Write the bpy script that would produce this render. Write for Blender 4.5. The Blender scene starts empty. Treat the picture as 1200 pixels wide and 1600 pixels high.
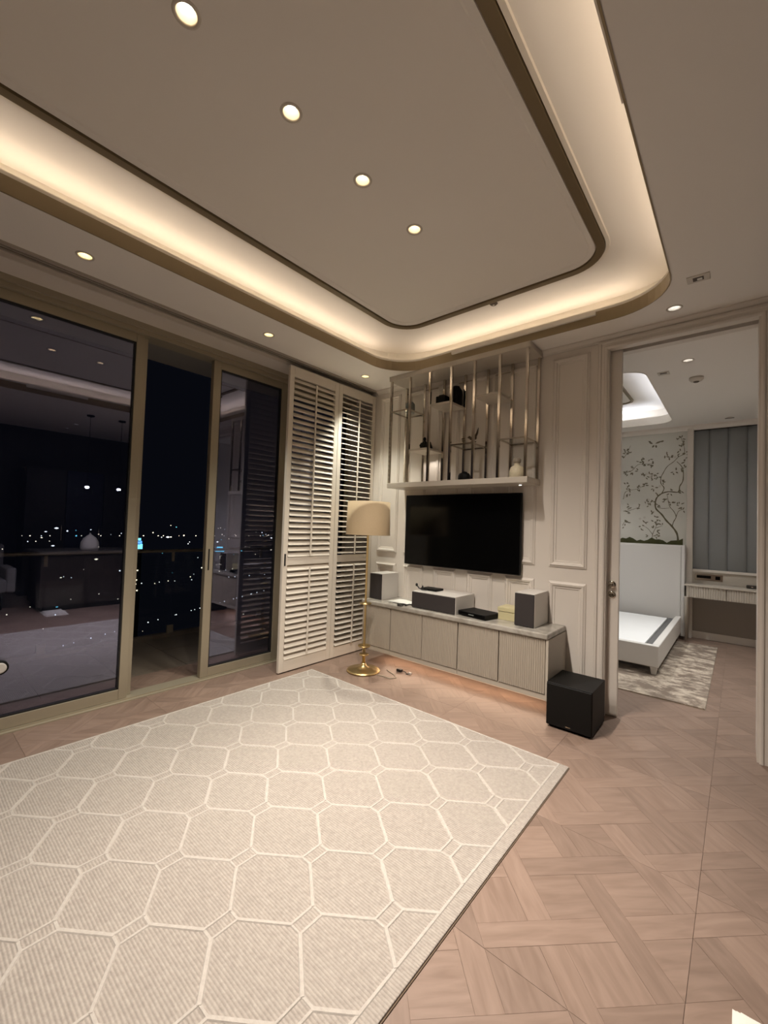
import bpy, bmesh, math, random
from mathutils import Vector, Matrix
random.seed(7)
SC = bpy.context.scene
COL = SC.collection
R = math.radians

# ------------------------------------------------------------------ camera
CAM_H = 1.5
FPX, YAW, PITCH, ROLL = 654.236, -0.705024, 0.0313836, 0.0338763
def camera_axes():
    f = Vector((math.sin(YAW)*math.cos(PITCH), math.cos(YAW)*math.cos(PITCH), math.sin(PITCH)))
    rt = Vector((math.cos(YAW), -math.sin(YAW), 0)); up = rt.cross(f)
    r2 = rt*math.cos(ROLL) + up*math.sin(ROLL); u2 = -rt*math.sin(ROLL) + up*math.cos(ROLL)
    return r2, u2, f
cr_, cu_, cf_ = camera_axes()
cd = bpy.data.cameras.new('camera'); cam = bpy.data.objects.new('camera', cd); COL.objects.link(cam)
cd.sensor_fit = 'VERTICAL'; cd.sensor_height = 36.0; cd.lens = FPX*36.0/1600.0; cd.clip_start = .02; cd.clip_end = 20000
cam.matrix_world = Matrix(((cr_.x, cu_.x, -cf_.x, 0), (cr_.y, cu_.y, -cf_.y, 0), (cr_.z, cu_.z, -cf_.z, CAM_H), (0, 0, 0, 1)))
SC.camera = cam

# ------------------------------------------------------------------ world, exposure
w = bpy.data.worlds.new('night_sky'); SC.world = w; w.use_nodes = True
w.node_tree.nodes['Background'].inputs[0].default_value = (.0012, .0014, .0024, 1)
w.node_tree.nodes['Background'].inputs[1].default_value = 1.0
vs = SC.view_settings
vs.view_transform = 'Standard'; vs.look = 'None'; vs.gamma = 1.0; vs.use_curve_mapping = False
vs.exposure = 0.82

# light strengths (watts)
P_CENTER, P_SIDE, P_COVE, P_BED, P_BEDCOVE, P_UNDER = 90.0, 14.0, 2.4, 92.0, 3.2, 2.2
WARM = (1.0, .82, .64); WARM2 = (1.0, .905, .81); SIDE = (.98, .96, .84); COOL = (.76, .82, 1.0); NEUT = (1.0, .92, .82); BEDL = (1.0, .985, .95)

# room dimensions
HC = 3.14          # lower ceiling
HU = 3.40          # raised ceiling inside the cove
WY = 3.82          # face of the television wall
GX = -3.87         # glass plane of the window wall

# ------------------------------------------------------------------ materials
def nt(name):
    m = bpy.data.materials.new(name); m.use_nodes = True
    return m, m.node_tree, m.node_tree.nodes['Principled BSDF']
def simple(name, col, rough=.5, metal=0., spec=.5, bump=0., bscale=200., var=0., vscale=6., sheen=0.):
    m, t, b = nt(name)
    b.inputs['Base Color'].default_value = (*col, 1); b.inputs['Roughness'].default_value = rough
    b.inputs['Metallic'].default_value = metal; b.inputs['Specular IOR Level'].default_value = spec
    if sheen: b.inputs['Sheen Weight'].default_value = sheen
    tc = t.nodes.new('ShaderNodeTexCoord')
    if bump:
        n = t.nodes.new('ShaderNodeTexNoise'); n.inputs['Scale'].default_value = bscale; n.inputs['Detail'].default_value = 3
        bp = t.nodes.new('ShaderNodeBump'); bp.inputs['Strength'].default_value = bump; bp.inputs['Distance'].default_value = .002
        t.links.new(tc.outputs['Object'], n.inputs['Vector']); t.links.new(n.outputs['Fac'], bp.inputs['Height'])
        t.links.new(bp.outputs['Normal'], b.inputs['Normal'])
    if var:
        n = t.nodes.new('ShaderNodeTexNoise'); n.inputs['Scale'].default_value = vscale; n.inputs['Detail'].default_value = 4
        mx = t.nodes.new('ShaderNodeMix'); mx.data_type = 'RGBA'
        mx.inputs[6].default_value = (*[c*(1-var) for c in col], 1); mx.inputs[7].default_value = (*[min(1, c*(1+var)) for c in col], 1)
        t.links.new(tc.outputs['Object'], n.inputs['Vector']); t.links.new(n.outputs['Fac'], mx.inputs[0])
        t.links.new(mx.outputs[2], b.inputs['Base Color'])
    return m
def emit(name, col, s):
    m, t, b = nt(name)
    b.inputs['Base Color'].default_value = (*col, 1); b.inputs['Emission Color'].default_value = (*col, 1)
    b.inputs['Emission Strength'].default_value = s; b.inputs['Roughness'].default_value = .6
    return m
def glassy(name, refl, tint, rtint=(1, 1, 1), rough=0.0):
    m = bpy.data.materials.new(name); m.use_nodes = True; t = m.node_tree; t.nodes.clear()
    o = t.nodes.new('ShaderNodeOutputMaterial'); mx = t.nodes.new('ShaderNodeMixShader')
    tr = t.nodes.new('ShaderNodeBsdfTransparent'); gl = t.nodes.new('ShaderNodeBsdfGlossy')
    lw = t.nodes.new('ShaderNodeLayerWeight'); lw.inputs['Blend'].default_value = .5
    fr = t.nodes.new('ShaderNodeMath'); fr.operation = 'POWER'; fr.inputs[1].default_value = 5.0; t.links.new(lw.outputs['Facing'], fr.inputs[0])
    ad = t.nodes.new('ShaderNodeMath'); ad.operation = 'MULTIPLY_ADD'; ad.use_clamp = True
    ad.inputs[1].default_value = 1.0-refl; ad.inputs[2].default_value = refl
    tr.inputs[0].default_value = (*tint, 1); gl.inputs['Color'].default_value = (*rtint, 1); gl.inputs['Roughness'].default_value = rough
    t.links.new(fr.outputs[0], ad.inputs[0]); t.links.new(ad.outputs[0], mx.inputs[0])
    t.links.new(tr.outputs[0], mx.inputs[1]); t.links.new(gl.outputs[0], mx.inputs[2]); t.links.new(mx.outputs[0], o.inputs[0])
    return m

M = {}
M['wall'] = simple('wall_paint_cream', (.70, .645, .58), .42, bump=.05, bscale=60)
M['ceil'] = simple('ceiling_paint', (.85, .81, .755), .7, bump=.03, bscale=80)
M['covepaint'] = simple('cove_paint', (.84, .79, .70), .6)
M['bronze'] = simple('cove_trim_bronze', (.31, .24, .14), .45, .3, bump=.03, bscale=120)
M['bronzedark'] = simple('ceiling_band_dark_bronze', (.17, .125, .065), .45, .3)
M['frame'] = simple('window_frame_champagne', (.37, .325, .24), .36, .3, bump=.03, bscale=300)
M['gasket'] = simple('black_gasket', (.012, .011, .010), .5)
M['shutter'] = simple('shutter_paint', (.74, .68, .59), .38, bump=.03, bscale=90)
M['chrome'] = simple('polished_nickel', (.62, .57, .50), .12, 1.0)
M['shelfpaint'] = simple('shelf_lacquer', (.52, .47, .40), .3)
M['door'] = simple('cabinet_door_lacquer', (.37, .325, .265), .42, bump=.04, bscale=150)
M['carcass'] = simple('cabinet_carcass', (.44, .395, .33), .45)
M['darkgap'] = simple('shadow_gap_dark', (.10, .075, .055), .6)
M['brass'] = simple('brass', (.60, .45, .22), .34, 1.0, bump=.04, bscale=90)
M['black'] = simple('black_lacquer', (.006, .0055, .005), .55, spec=.18, bump=.03, bscale=300)
M['blackgloss'] = simple('black_glossy', (.002, .002, .002), .16, spec=.22)
M['spkwhite'] = simple('speaker_white', (.62, .59, .55), .35)
M['grille'] = simple('speaker_grille', (.030, .024, .023), .85, bump=.3, bscale=900)
M['greygreen'] = simple('ceramic_grey_green', (.17, .19, .175), .35, var=.3, vscale=40)
M['cream'] = simple('cream_ceramic', (.72, .64, .46), .4, bump=.35, bscale=140, var=.15, vscale=60)
M['stone'] = simple('stone_stopper', (.34, .29, .23), .4, var=.4, vscale=60)
M['darkbronze'] = simple('dark_bronze', (.09, .065, .04), .3, .8)
M['giltbox'] = simple('pale_gold_box', (.62, .56, .33), .4, .15)
M['paper'] = simple('paper', (.74, .75, .70), .55)
M['towel'] = simple('white_towel', (.72, .68, .62), .9, bump=.4, bscale=250)
M['cable'] = simple('cable_black', (.015, .013, .012), .45)
M['cablegrey'] = simple('cable_beige', (.36, .30, .22), .5)
M['upbed'] = simple('bed_upholstery', (.62, .60, .57), .7, bump=.1, bscale=400)
M['bedboard'] = simple('bed_platform_white', (.82, .83, .83), .5, var=.03)
M['beddark'] = simple('bed_gap_grey', (.12, .12, .12), .8)
M['upgrey'] = simple('panel_fabric_grey', (.34, .36, .37), .75, bump=.15, bscale=500)
M['wallpaper'] = simple('wallpaper_sage', (.64, .63, .57), .7, var=.08, vscale=3, bump=.05, bscale=200)
M['muralbranch'] = simple('mural_branch_paint', (.13, .11, .06), .7)
M['muralleaf'] = simple('mural_leaf_paint', (.17, .15, .10), .7, var=.35, vscale=9)
M['muralflower'] = simple('mural_blossom_paint', (.56, .53, .47), .7)
M['muralmoss'] = simple('mural_moss_paint', (.065, .065, .02), .8, var=.4, vscale=14)
M['taupe'] = simple('taupe_wall', (.30, .26, .22), .6)
M['kitchendark'] = simple('kitchen_dark_veneer', (.035, .027, .022), .45, var=.25, vscale=4)
M['kitchenblue'] = simple('kitchen_dark_blue', (.012, .016, .05), .3)
M['islandtop'] = simple('island_stone', (.12, .11, .10), .25, var=.3, vscale=8)
M['sofagrey'] = simple('armchair_grey_fabric', (.30, .29, .28), .85, bump=.2, bscale=400)
M['balcony'] = simple('balcony_stone', (.20, .165, .125), .55, var=.12, vscale=5)
M['soffit'] = simple('balcony_soffit', (.30, .29, .27), .8)
M['tower'] = simple('tower_concrete', (.02, .02, .022), .8)
M['pane'] = glassy('reflective_window_glass', .155, (.78, .80, .86), (.72, .74, 1.0))
M['railglass'] = glassy('balustrade_glass', .012, (.90, .93, .92))
M['shelfglass'] = glassy('shelf_glass', .02, (.95, .97, .96))
M['lens'] = emit('downlight_lamp', (1.0, .93, .80), 9.0)
M['lensy'] = emit('downlight_lamp_yellow', (1.0, .97, .66), 12.0)
M['lensc'] = emit('downlight_lamp_neutral', (.95, .97, 1.0), 7.0)
M['can'] = simple('downlight_reflector', (.82, .68, .46), .35)
M['canw'] = simple('downlight_trim_white', (.62, .57, .50), .4)
M['led'] = emit('led_strip_warm', (1.0, .80, .55), 2.0)
M['bulb'] = emit('pendant_bulb', (1.0, .96, .90), 22.0)

def mat_fabric_shade():
    m, t, b = nt('lampshade_linen')
    b.inputs['Roughness'].default_value = .8
    tc = t.nodes.new('ShaderNodeTexCoord'); mp = t.nodes.new('ShaderNodeMapping'); mp.inputs['Scale'].default_value = (160, 160, 18)
    n = t.nodes.new('ShaderNodeTexNoise'); n.inputs['Scale'].default_value = 3.0
    cr = t.nodes.new('ShaderNodeValToRGB'); cr.color_ramp.elements[0].color = (.46, .345, .205, 1); cr.color_ramp.elements[1].color = (.56, .43, .27, 1)
    t.links.new(tc.outputs['Object'], mp.inputs['Vector']); t.links.new(mp.outputs[0], n.inputs['Vector'])
    t.links.new(n.outputs['Fac'], cr.inputs[0]); t.links.new(cr.outputs[0], b.inputs['Base Color'])
    return m
M['shade'] = mat_fabric_shade()

def mat_marble():
    m, t, b = nt('worktop_marble'); b.inputs['Roughness'].default_value = .16
    tc = t.nodes.new('ShaderNodeTexCoord'); n = t.nodes.new('ShaderNodeTexNoise'); n.inputs['Scale'].default_value = 5; n.inputs['Detail'].default_value = 8; n.inputs['Distortion'].default_value = 1.6
    cr = t.nodes.new('ShaderNodeValToRGB'); e = cr.color_ramp.elements
    e[0].position = .36; e[0].color = (.27, .25, .215, 1); e[1].position = .66; e[1].color = (.40, .375, .33, 1)
    t.links.new(tc.outputs['Object'], n.inputs['Vector']); t.links.new(n.outputs['Fac'], cr.inputs[0]); t.links.new(cr.outputs[0], b.inputs['Base Color'])
    return m
M['marble'] = mat_marble()

def mat_wood():
    m, t, b = nt('oak_parquet')
    at = t.nodes.new('ShaderNodeAttribute'); at.attribute_name = 'gv'
    tn = t.nodes.new('ShaderNodeAttribute'); tn.attribute_name = 'tone'
    mp = t.nodes.new('ShaderNodeMapping'); mp.inputs['Scale'].default_value = (2.2, 16, 1)
    n = t.nodes.new('ShaderNodeTexNoise'); n.inputs['Scale'].default_value = 2.2; n.inputs['Detail'].default_value = 6; n.inputs['Distortion'].default_value = .6
    cr = t.nodes.new('ShaderNodeValToRGB'); e = cr.color_ramp.elements
    e[0].position = .30; e[0].color = (.190, .130, .099, 1); e[1].position = .72; e[1].color = (.250, .177, .138, 1)
    hs = t.nodes.new('ShaderNodeHueSaturation')
    ma = t.nodes.new('ShaderNodeMapRange'); ma.inputs[3].default_value = .88; ma.inputs[4].default_value = 1.09
    t.links.new(at.outputs['Vector'], mp.inputs['Vector']); t.links.new(mp.outputs[0], n.inputs['Vector']); t.links.new(n.outputs['Fac'], cr.inputs[0])
    t.links.new(tn.outputs['Fac'], ma.inputs[0]); t.links.new(ma.outputs[0], hs.inputs['Value']); t.links.new(cr.outputs[0], hs.inputs['Color'])
    t.links.new(hs.outputs[0], b.inputs['Base Color'])
    mr = t.nodes.new('ShaderNodeMapRange'); mr.inputs[3].default_value = .36; mr.inputs[4].default_value = .50
    t.links.new(n.outputs['Fac'], mr.inputs[0]); t.links.new(mr.outputs[0], b.inputs['Roughness'])
    bp = t.nodes.new('ShaderNodeBump'); bp.inputs['Strength'].default_value = .10; bp.inputs['Distance'].default_value = .002
    t.links.new(n.outputs['Fac'], bp.inputs['Height']); t.links.new(bp.outputs[0], b.inputs['Normal'])
    b.inputs['Specular IOR Level'].default_value = .4
    return m
M['wood'] = mat_wood()
M['subfloor'] = simple('parquet_joint', (.165, .115, .088), .6)

def mat_rug(name, c0, c1, ribs):
    m, t, b = nt(name); b.inputs['Roughness'].default_value = .95; b.inputs['Specular IOR Level'].default_value = .15
    b.inputs['Sheen Weight'].default_value = .15
    tc = t.nodes.new('ShaderNodeTexCoord')
    n = t.nodes.new('ShaderNodeTexNoise'); n.inputs['Scale'].default_value = 55; n.inputs['Detail'].default_value = 6; n.inputs['Roughness'].default_value = .7
    t.links.new(tc.outputs['Object'], n.inputs['Vector'])
    cr = t.nodes.new('ShaderNodeValToRGB'); e = cr.color_ramp.elements
    e[0].position = .3; e[0].color = (*c0, 1); e[1].position = .7; e[1].color = (*c1, 1)
    t.links.new(n.outputs['Fac'], cr.inputs[0])
    bp = t.nodes.new('ShaderNodeBump'); bp.inputs['Strength'].default_value = .6; bp.inputs['Distance'].default_value = .004
    if ribs:
        wv = t.nodes.new('ShaderNodeTexWave'); wv.wave_type = 'BANDS'; wv.bands_direction = 'Y'; wv.inputs['Scale'].default_value = 27
        wv.inputs['Distortion'].default_value = .5; wv.inputs['Detail'].default_value = 1.0
        t.links.new(tc.outputs['Object'], wv.inputs['Vector'])
        ml = t.nodes.new('ShaderNodeMix'); ml.data_type = 'RGBA'; ml.blend_type = 'MULTIPLY'
        mr = t.nodes.new('ShaderNodeMapRange'); mr.inputs[1].default_value = .0; mr.inputs[2].default_value = .55; mr.inputs[3].default_value = .80; mr.inputs[4].default_value = 1.02
        t.links.new(wv.outputs['Fac'], mr.inputs[0]); ml.inputs[0].default_value = 1.0
        t.links.new(cr.outputs[0], ml.inputs[6]); t.links.new(mr.outputs[0], ml.inputs[7]); t.links.new(ml.outputs[2], b.inputs['Base Color'])
        ad = t.nodes.new('ShaderNodeMath'); ad.operation = 'ADD'; t.links.new(wv.outputs['Fac'], ad.inputs[0]); t.links.new(n.outputs['Fac'], ad.inputs[1])
        t.links.new(ad.outputs[0], bp.inputs['Height'])
    else:
        t.links.new(cr.outputs[0], b.inputs['Base Color']); t.links.new(n.outputs['Fac'], bp.inputs['Height'])
    t.links.new(bp.outputs[0], b.inputs['Normal'])
    return m
M['rug'] = mat_rug('rug_ribbed_pile', (.295, .258, .226), (.415, .373, .327), True)
M['rugline'] = mat_rug('rug_raised_pile', (.375, .338, .30), (.465, .428, .385), False)
M['rugedge'] = simple('rug_binding', (.22, .16, .11), .9)

def mat_bedrug():
    m, t, b = nt('bedroom_rug_mottled'); b.inputs['Roughness'].default_value = .8; b.inputs['Sheen Weight'].default_value = .3
    tc = t.nodes.new('ShaderNodeTexCoord'); mp = t.nodes.new('ShaderNodeMapping'); mp.inputs['Scale'].default_value = (3.2, 4.2, 1)
    n = t.nodes.new('ShaderNodeTexNoise'); n.inputs['Scale'].default_value = 1.5; n.inputs['Detail'].default_value = 6; n.inputs['Roughness'].default_value = .72; n.inputs['Distortion'].default_value = .3
    cr = t.nodes.new('ShaderNodeValToRGB'); e = cr.color_ramp.elements
    e[0].position = .45; e[0].color = (.16, .115, .08, 1); e[1].position = .61; e[1].color = (.52, .44, .345, 1)
    t.links.new(tc.outputs['Object'], mp.inputs[0]); t.links.new(mp.outputs[0], n.inputs['Vector']); t.links.new(n.outputs['Fac'], cr.inputs[0]); t.links.new(cr.outputs[0], b.inputs['Base Color'])
    return m
M['bedrug'] = mat_bedrug()

# ------------------------------------------------------------------ mesh helpers
class MB:
    def __init__(s): s.v = []; s.f = []; s.sm = []
    def box(s, x0, x1, y0, y1, z0, z1):
        i = len(s.v)
        s.v += [(x0, y0, z0), (x1, y0, z0), (x1, y1, z0), (x0, y1, z0), (x0, y0, z1), (x1, y0, z1), (x1, y1, z1), (x0, y1, z1)]
        for q in ((3, 2, 1, 0), (4, 5, 6, 7), (0, 1, 5, 4), (1, 2, 6, 5), (2, 3, 7, 6), (3, 0, 4, 7)):
            s.f.append([i+k for k in q]); s.sm.append(False)
        return s
    def bridge(s, loops, closed=True, caps=(False, False), smooth=False):
        n = len(loops[0]); st = []
        for lp in loops: st.append(len(s.v)); s.v += [tuple(p) for p in lp]
        for a in range(len(loops)-1):
            for k in range(n if closed else n-1):
                k2 = (k+1) % n
                s.f.append([st[a]+k, st[a]+k2, st[a+1]+k2, st[a+1]+k]); s.sm.append(smooth)
        if caps[0]: s.f.append([st[0]+k for k in range(n)][::-1]); s.sm.append(False)
        if caps[1]: s.f.append([st[-1]+k for k in range(n)]); s.sm.append(False)
        return s
    def lathe(s, prof, n=24, c=(0, 0), smooth=True, caps=(True, True), flute=0., nf=0):
        loops = []
        for r, z in prof:
            lp = []
            for k in range(n):
                a = 2*math.pi*k/n; rr = r*(1+flute*math.cos(nf*a)) if flute else r
                lp.append((c[0]+rr*math.cos(a), c[1]+rr*math.sin(a), z))
            loops.append(lp)
        return s.bridge(loops, True, caps, smooth)
    def tube(s, pts, rad, n=8, smooth=True):
        pts = [Vector(p) for p in pts]; loops = []; up = Vector((0, 0, 1))
        for i, p in enumerate(pts):
            d = (pts[min(i+1, len(pts)-1)] - pts[max(i-1, 0)]).normalized()
            a = d.cross(up); a = d.cross(Vector((1, 0, 0))) if a.length < .05 else a
            a.normalize(); b = d.cross(a)
            r = rad[i] if isinstance(rad, (list, tuple)) else rad
            loops.append([p + a*r*math.cos(2*math.pi*k/n) + b*r*math.sin(2*math.pi*k/n) for k in range(n)])
        return s.bridge(loops, True, (True, True), smooth)
    def sphere(s, c, rx, ry, rz, n=14, m=9):
        loops = []
        for j in range(1, m):
            ph = math.pi*j/m
            loops.append([(c[0]+rx*math.sin(ph)*math.cos(2*math.pi*k/n), c[1]+ry*math.sin(ph)*math.sin(2*math.pi*k/n), c[2]-rz*math.cos(ph)) for k in range(n)])
        return s.bridge(loops, True, (True, True), True)
    def mesh(s, name, mat):
        me = bpy.data.meshes.new(name); me.from_pydata(s.v, [], s.f); me.update()
        me.polygons.foreach_set('use_smooth', s.sm)
        bm = bmesh.new(); bm.from_mesh(me); bmesh.ops.recalc_face_normals(bm, faces=bm.faces); bm.to_mesh(me); bm.free()
        if mat: me.materials.append(M[mat])
        return me
    def build(s, name, mat, parent=None, loc=(0, 0, 0)):
        return link(name, s.mesh(name, mat), parent, loc)

def link(name, me, parent=None, loc=(0, 0, 0)):
    o = bpy.data.objects.new(name, me); COL.objects.link(o); o.location = loc
    if parent: o.parent = parent
    return o
def bevbox_mesh(name, mat, x0, x1, y0, y1, z0, z1, bev=.004, seg=2, smooth=False):
    bm = bmesh.new(); bmesh.ops.create_cube(bm, size=1.0)
    for v in bm.verts: v.co = Vector(((x0+x1)/2 + v.co.x*(x1-x0), (y0+y1)/2 + v.co.y*(y1-y0), (z0+z1)/2 + v.co.z*(z1-z0)))
    bmesh.ops.bevel(bm, geom=bm.edges[:], offset=bev, segments=seg, profile=.6, affect='EDGES')
    me = bpy.data.meshes.new(name); bm.to_mesh(me); bm.free(); me.materials.append(M[mat])
    if smooth: me.polygons.foreach_set('use_smooth', [True]*len(me.polygons))
    return me
def bevbox(name, mat, parent, x0, x1, y0, y1, z0, z1, bev=.004, seg=2):
    return link(name, bevbox_mesh(name, mat, x0, x1, y0, y1, z0, z1, bev, seg), parent)
def box(name, mat, parent, *a): return MB().box(*a).build(name, mat, parent)
def tag(o, label, cat, group=None):
    o['label'] = label; o['category'] = cat
    if group: o['group'] = group
    return o
def thing(name, label, cat, loc, group=None, rz=0):
    o = bpy.data.objects.new(name, None); COL.objects.link(o); o.location = loc; o.rotation_euler = (0, 0, rz); o.empty_display_size = .05
    return tag(o, label, cat, group)
def struct(o, label=None):
    o['kind'] = 'structure'
    if label: o['label'] = label
    return o
def sroot(name, label, loc=(0, 0, 0)):
    o = bpy.data.objects.new(name, None); COL.objects.link(o); o.location = loc; return struct(o, label)
def rr(x0, x1, y0, y1, r, z, d=0., n=10):
    """rounded rectangle loop, inset by d"""
    x0 += d; x1 -= d; y0 += d; y1 -= d; r = max(.005, r-d); out = []
    for cx, cy, a0 in ((x1-r, y1-r, 0), (x0+r, y1-r, 90), (x0+r, y0+r, 180), (x1-r, y0+r, 270)):
        for k in range(n+1):
            a = R(a0 + 90*k/n); out.append((cx+r*math.cos(a), cy+r*math.sin(a), z))
    return out
def circ(x, y, r, z, n=24): return [(x+r*math.cos(2*math.pi*k/n), y+r*math.sin(2*math.pi*k/n), z) for k in range(n)]
def holed(name, mat, outer, holes, parent=None):
    bm = bmesh.new(); ed = []
    for lp in [outer]+holes:
        vs_ = [bm.verts.new(p) for p in lp]
        for k in range(len(vs_)): ed.append(bm.edges.new((vs_[k], vs_[(k+1) % len(vs_)])))
    bmesh.ops.triangle_fill(bm, use_beauty=True, use_dissolve=False, edges=ed)
    for f in bm.faces:
        f.normal_update()
        if f.normal.z > 0: f.normal_flip()
    me = bpy.data.meshes.new(name); bm.to_mesh(me); bm.free(); me.materials.append(M[mat])
    return link(name, me, parent)
def rectl(x0, x1, y0, y1, z): return [(x0, y0, z), (x1, y0, z), (x1, y1, z), (x0, y1, z)]
def look_down_spot(name, loc, power, col, size=70, blend=.6, rad=.03, parent=None):
    l = bpy.data.lights.new(name, 'SPOT'); l.energy = power; l.color = col; l.spot_size = R(size); l.spot_blend = blend; l.shadow_soft_size = rad
    o = bpy.data.objects.new(name, l); COL.objects.link(o); o.location = loc
    if parent: o.parent = parent
    return o
def area(name, loc, rot, sx, sy, power, col, parent=None):
    l = bpy.data.lights.new(name, 'AREA'); l.shape = 'RECTANGLE'; l.size = sx; l.size_y = sy; l.energy = power; l.color = col
    o = bpy.data.objects.new(name, l); COL.objects.link(o); o.location = loc; o.rotation_euler = rot
    if parent: o.parent = parent
    return o

# ------------------------------------------------------------------ ceiling and coves
CX0, CX1, CY0, CY1, CR = -2.885, -.342, -1.35, 3.51, .40      # living cove opening
BX0, BX1, BY0, BY1, BR = -2.75, -.74, 4.78, 7.30, .22          # bedroom cove opening
center_dl = [(-1.6, y) for y in (2.087, 1.602, 1.118, .634)]
side_dl = [(-3.17, y) for y in (3.33, 2.08, .72, -.62)]
low_dl = [(-.37, 3.60)]
kit_dl = [(1.5, 2.1), (2.1, 2.1), (1.9, .2)]
bed_dl = [(-.379, 4.766), (-.116, 7.43), (.25, 6.1)]
DR = .042
RX1 = 2.72; RY0 = -3.2; BRX = .8; BBY = 7.75
ceiling = sroot('ceiling', 'smooth pale ceiling with a lit rounded cove')
holed('ceiling_board', 'ceil', rectl(-3.95, RX1, RY0, WY, HC), [rr(CX0, CX1, CY0, CY1, CR, HC)[::-1]] + [circ(x, y, DR, HC)[::-1] for x, y in side_dl+low_dl+kit_dl], ceiling)
holed('raised_ceiling', 'ceil', rr(CX0, CX1, CY0, CY1, CR, HU, -.19), [circ(x, y, DR, HU)[::-1] for x, y in center_dl], ceiling)
def cove(parent, x0, x1, y0, y1, r, inner):
    f = lambda d, z: rr(x0, x1, y0, y1, r, z, d)
    MB().bridge([f(0, HC+.089), f(0, HC+.112), f(-.018, HC+.112), f(-.018, HC+.02), f(-.19, HC+.02), f(-.19, HU)]).build('cove_ledge', 'covepaint', parent)
    MB().bridge([f(-.004, HC-.004), f(.004, HC-.004), f(.004, HC+.089), f(-.004, HC+.089)], True).build('cove_fascia', inner, parent)
cove(ceiling, CX0, CX1, CY0, CY1, CR, 'bronze')
IX0, IX1, IY0, IY1 = CX0+.335, CX1-.335, CY0+.335, CY1-.345
fi = lambda d, z: rr(IX0, IX1, IY0, IY1, .27, z, d)
MB().bridge([fi(-.030, HU), fi(-.026, HU-.012), fi(-.004, HU-.012), fi(0, HU)]).build('cream_bead', 'covepaint', ceiling)
MB().bridge([fi(0, HU), fi(.002, HU-.022), fi(.052, HU-.022), fi(.054, HU)]).build('bronze_band', 'bronzedark', ceiling)
MB().bridge([fi(.054, HU-.001), fi(.060, HU-.012), fi(.095, HU-.006), fi(.105, HU)]).build('inner_bead', 'ceil', ceiling)

def downlight(x, y, z, label, lens, power, col, size, group, can='can', rad=DR, name='recessed_downlight', tilt=(0, 0), beam=0):
    t = thing(name, label, 'downlight', (x, y, z), group)
    MB().bridge([circ(0, 0, rad+.010, 0), circ(0, 0, rad+.008, -.004), circ(0, 0, rad-.003, -.004), circ(0, 0, rad-.005, .004)], smooth=True).build('trim_ring', 'canw', t)
    MB().bridge([circ(0, 0, rad-.004, .002), circ(0, 0, rad-.012, .055), circ(0, 0, rad-.016, .058)], smooth=True).build('reflector', can, t)
    MB().bridge([circ(0, 0, rad-.014, .052), circ(0, 0, .010, .048)], caps=(False, True)).build('lamp', lens, t)
    if power: look_down_spot('lamp_light', (0, 0, -.012), power, col, size, 1.0, .03, t).rotation_euler = (R(tilt[0]), R(-tilt[1]), 0)   # gimbal heads lean towards the television
    if beam: look_down_spot('lamp_beam', (0, 0, -.013), beam, col, 62, 1.0, .03, t).rotation_euler = (R(6), R(-6), 0)
    return t
nth = ['nearest the television', 'second from the television', 'third from the television', 'fourth and farthest from the television']
for i, (x, y) in enumerate(center_dl):
    downlight(x, y, HU, 'round warm downlight in the raised ceiling, ' + nth[i], 'lens', P_CENTER, WARM2, 116, 'downlights in the raised ceiling', tilt=(4, 1), beam=86)
nth2 = ['closest to the shelf wall', 'in the middle above the sliding door', 'nearest the camera above the large pane', 'behind the camera']
for i, (x, y) in enumerate(side_dl):
    downlight(x, y, HC, 'yellowish downlight beside the window wall, ' + nth2[i], 'lensy', P_SIDE*(7.0, 5.0, 2.6, 1.6)[i], SIDE, (72, 66, 66, 66)[i], 'downlights along the windows', can='can')
downlight(low_dl[0][0], low_dl[0][1], HC, 'small white downlight in front of the bedroom door', 'lensc', 5.0, NEUT, 90, None, 'canw')
for i, (x, y) in enumerate(kit_dl):
    downlight(x, y, HC, ['small dim downlight above the island aisle', 'small dim downlight by the dark cabinets', 'small dim downlight in the kitchen corner'][i], 'lensc', .6, NEUT, 80, 'kitchen downlights', 'canw')
for i, (x, y) in enumerate(bed_dl):
    if i != 1: downlight(x, y, HC, ['bright white downlight in the bedroom ceiling by the door', '', 'white downlight near the bedroom desk'][i], 'lensc', P_BED*(1 if i == 0 else .7), BEDL, 95, 'bedroom downlights', 'canw')

# cove lamps: strips lying on the ledge behind the fascia
def led_cove(label, x0, x1, y0, y1, r, power, col):
    L = x1-x0-.5; H_ = y1-y0-.5; z = HC+.07; o = .12; per = 2*(L+H_)
    t = thing('cove_led_strip', label, 'led strip', ((x0+x1)/2, (y0+y1)/2, HC+.022)); bx, by, bz = t.location
    f = lambda d, zz: [(p[0]-bx, p[1]-by, p[2]-bz) for p in rr(x0, x1, y0, y1, r, zz, d)]
    MB().bridge([f(-.09, HC+.022), f(-.09, HC+.03), f(-.11, HC+.03), f(-.11, HC+.022)]).build('strip', 'covepaint', t)
    for nm, lx, ly, ll, rz in (('s', (x0+x1)/2, y1+o, L, 180), ('s', (x0+x1)/2, y0-o, L, 0), ('s', x0-o, (y0+y1)/2, H_, -90), ('s', x1+o, (y0+y1)/2, H_, 90)):
        area('strip_light', (lx-bx, ly-by, z-bz), (R(180-48), 0, R(rz)), ll, .03, power*ll/per, col, t)
led_cove('warm light strip hidden in the living room ceiling cove', CX0, CX1, CY0, CY1, CR, P_COVE*4, WARM)

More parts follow.
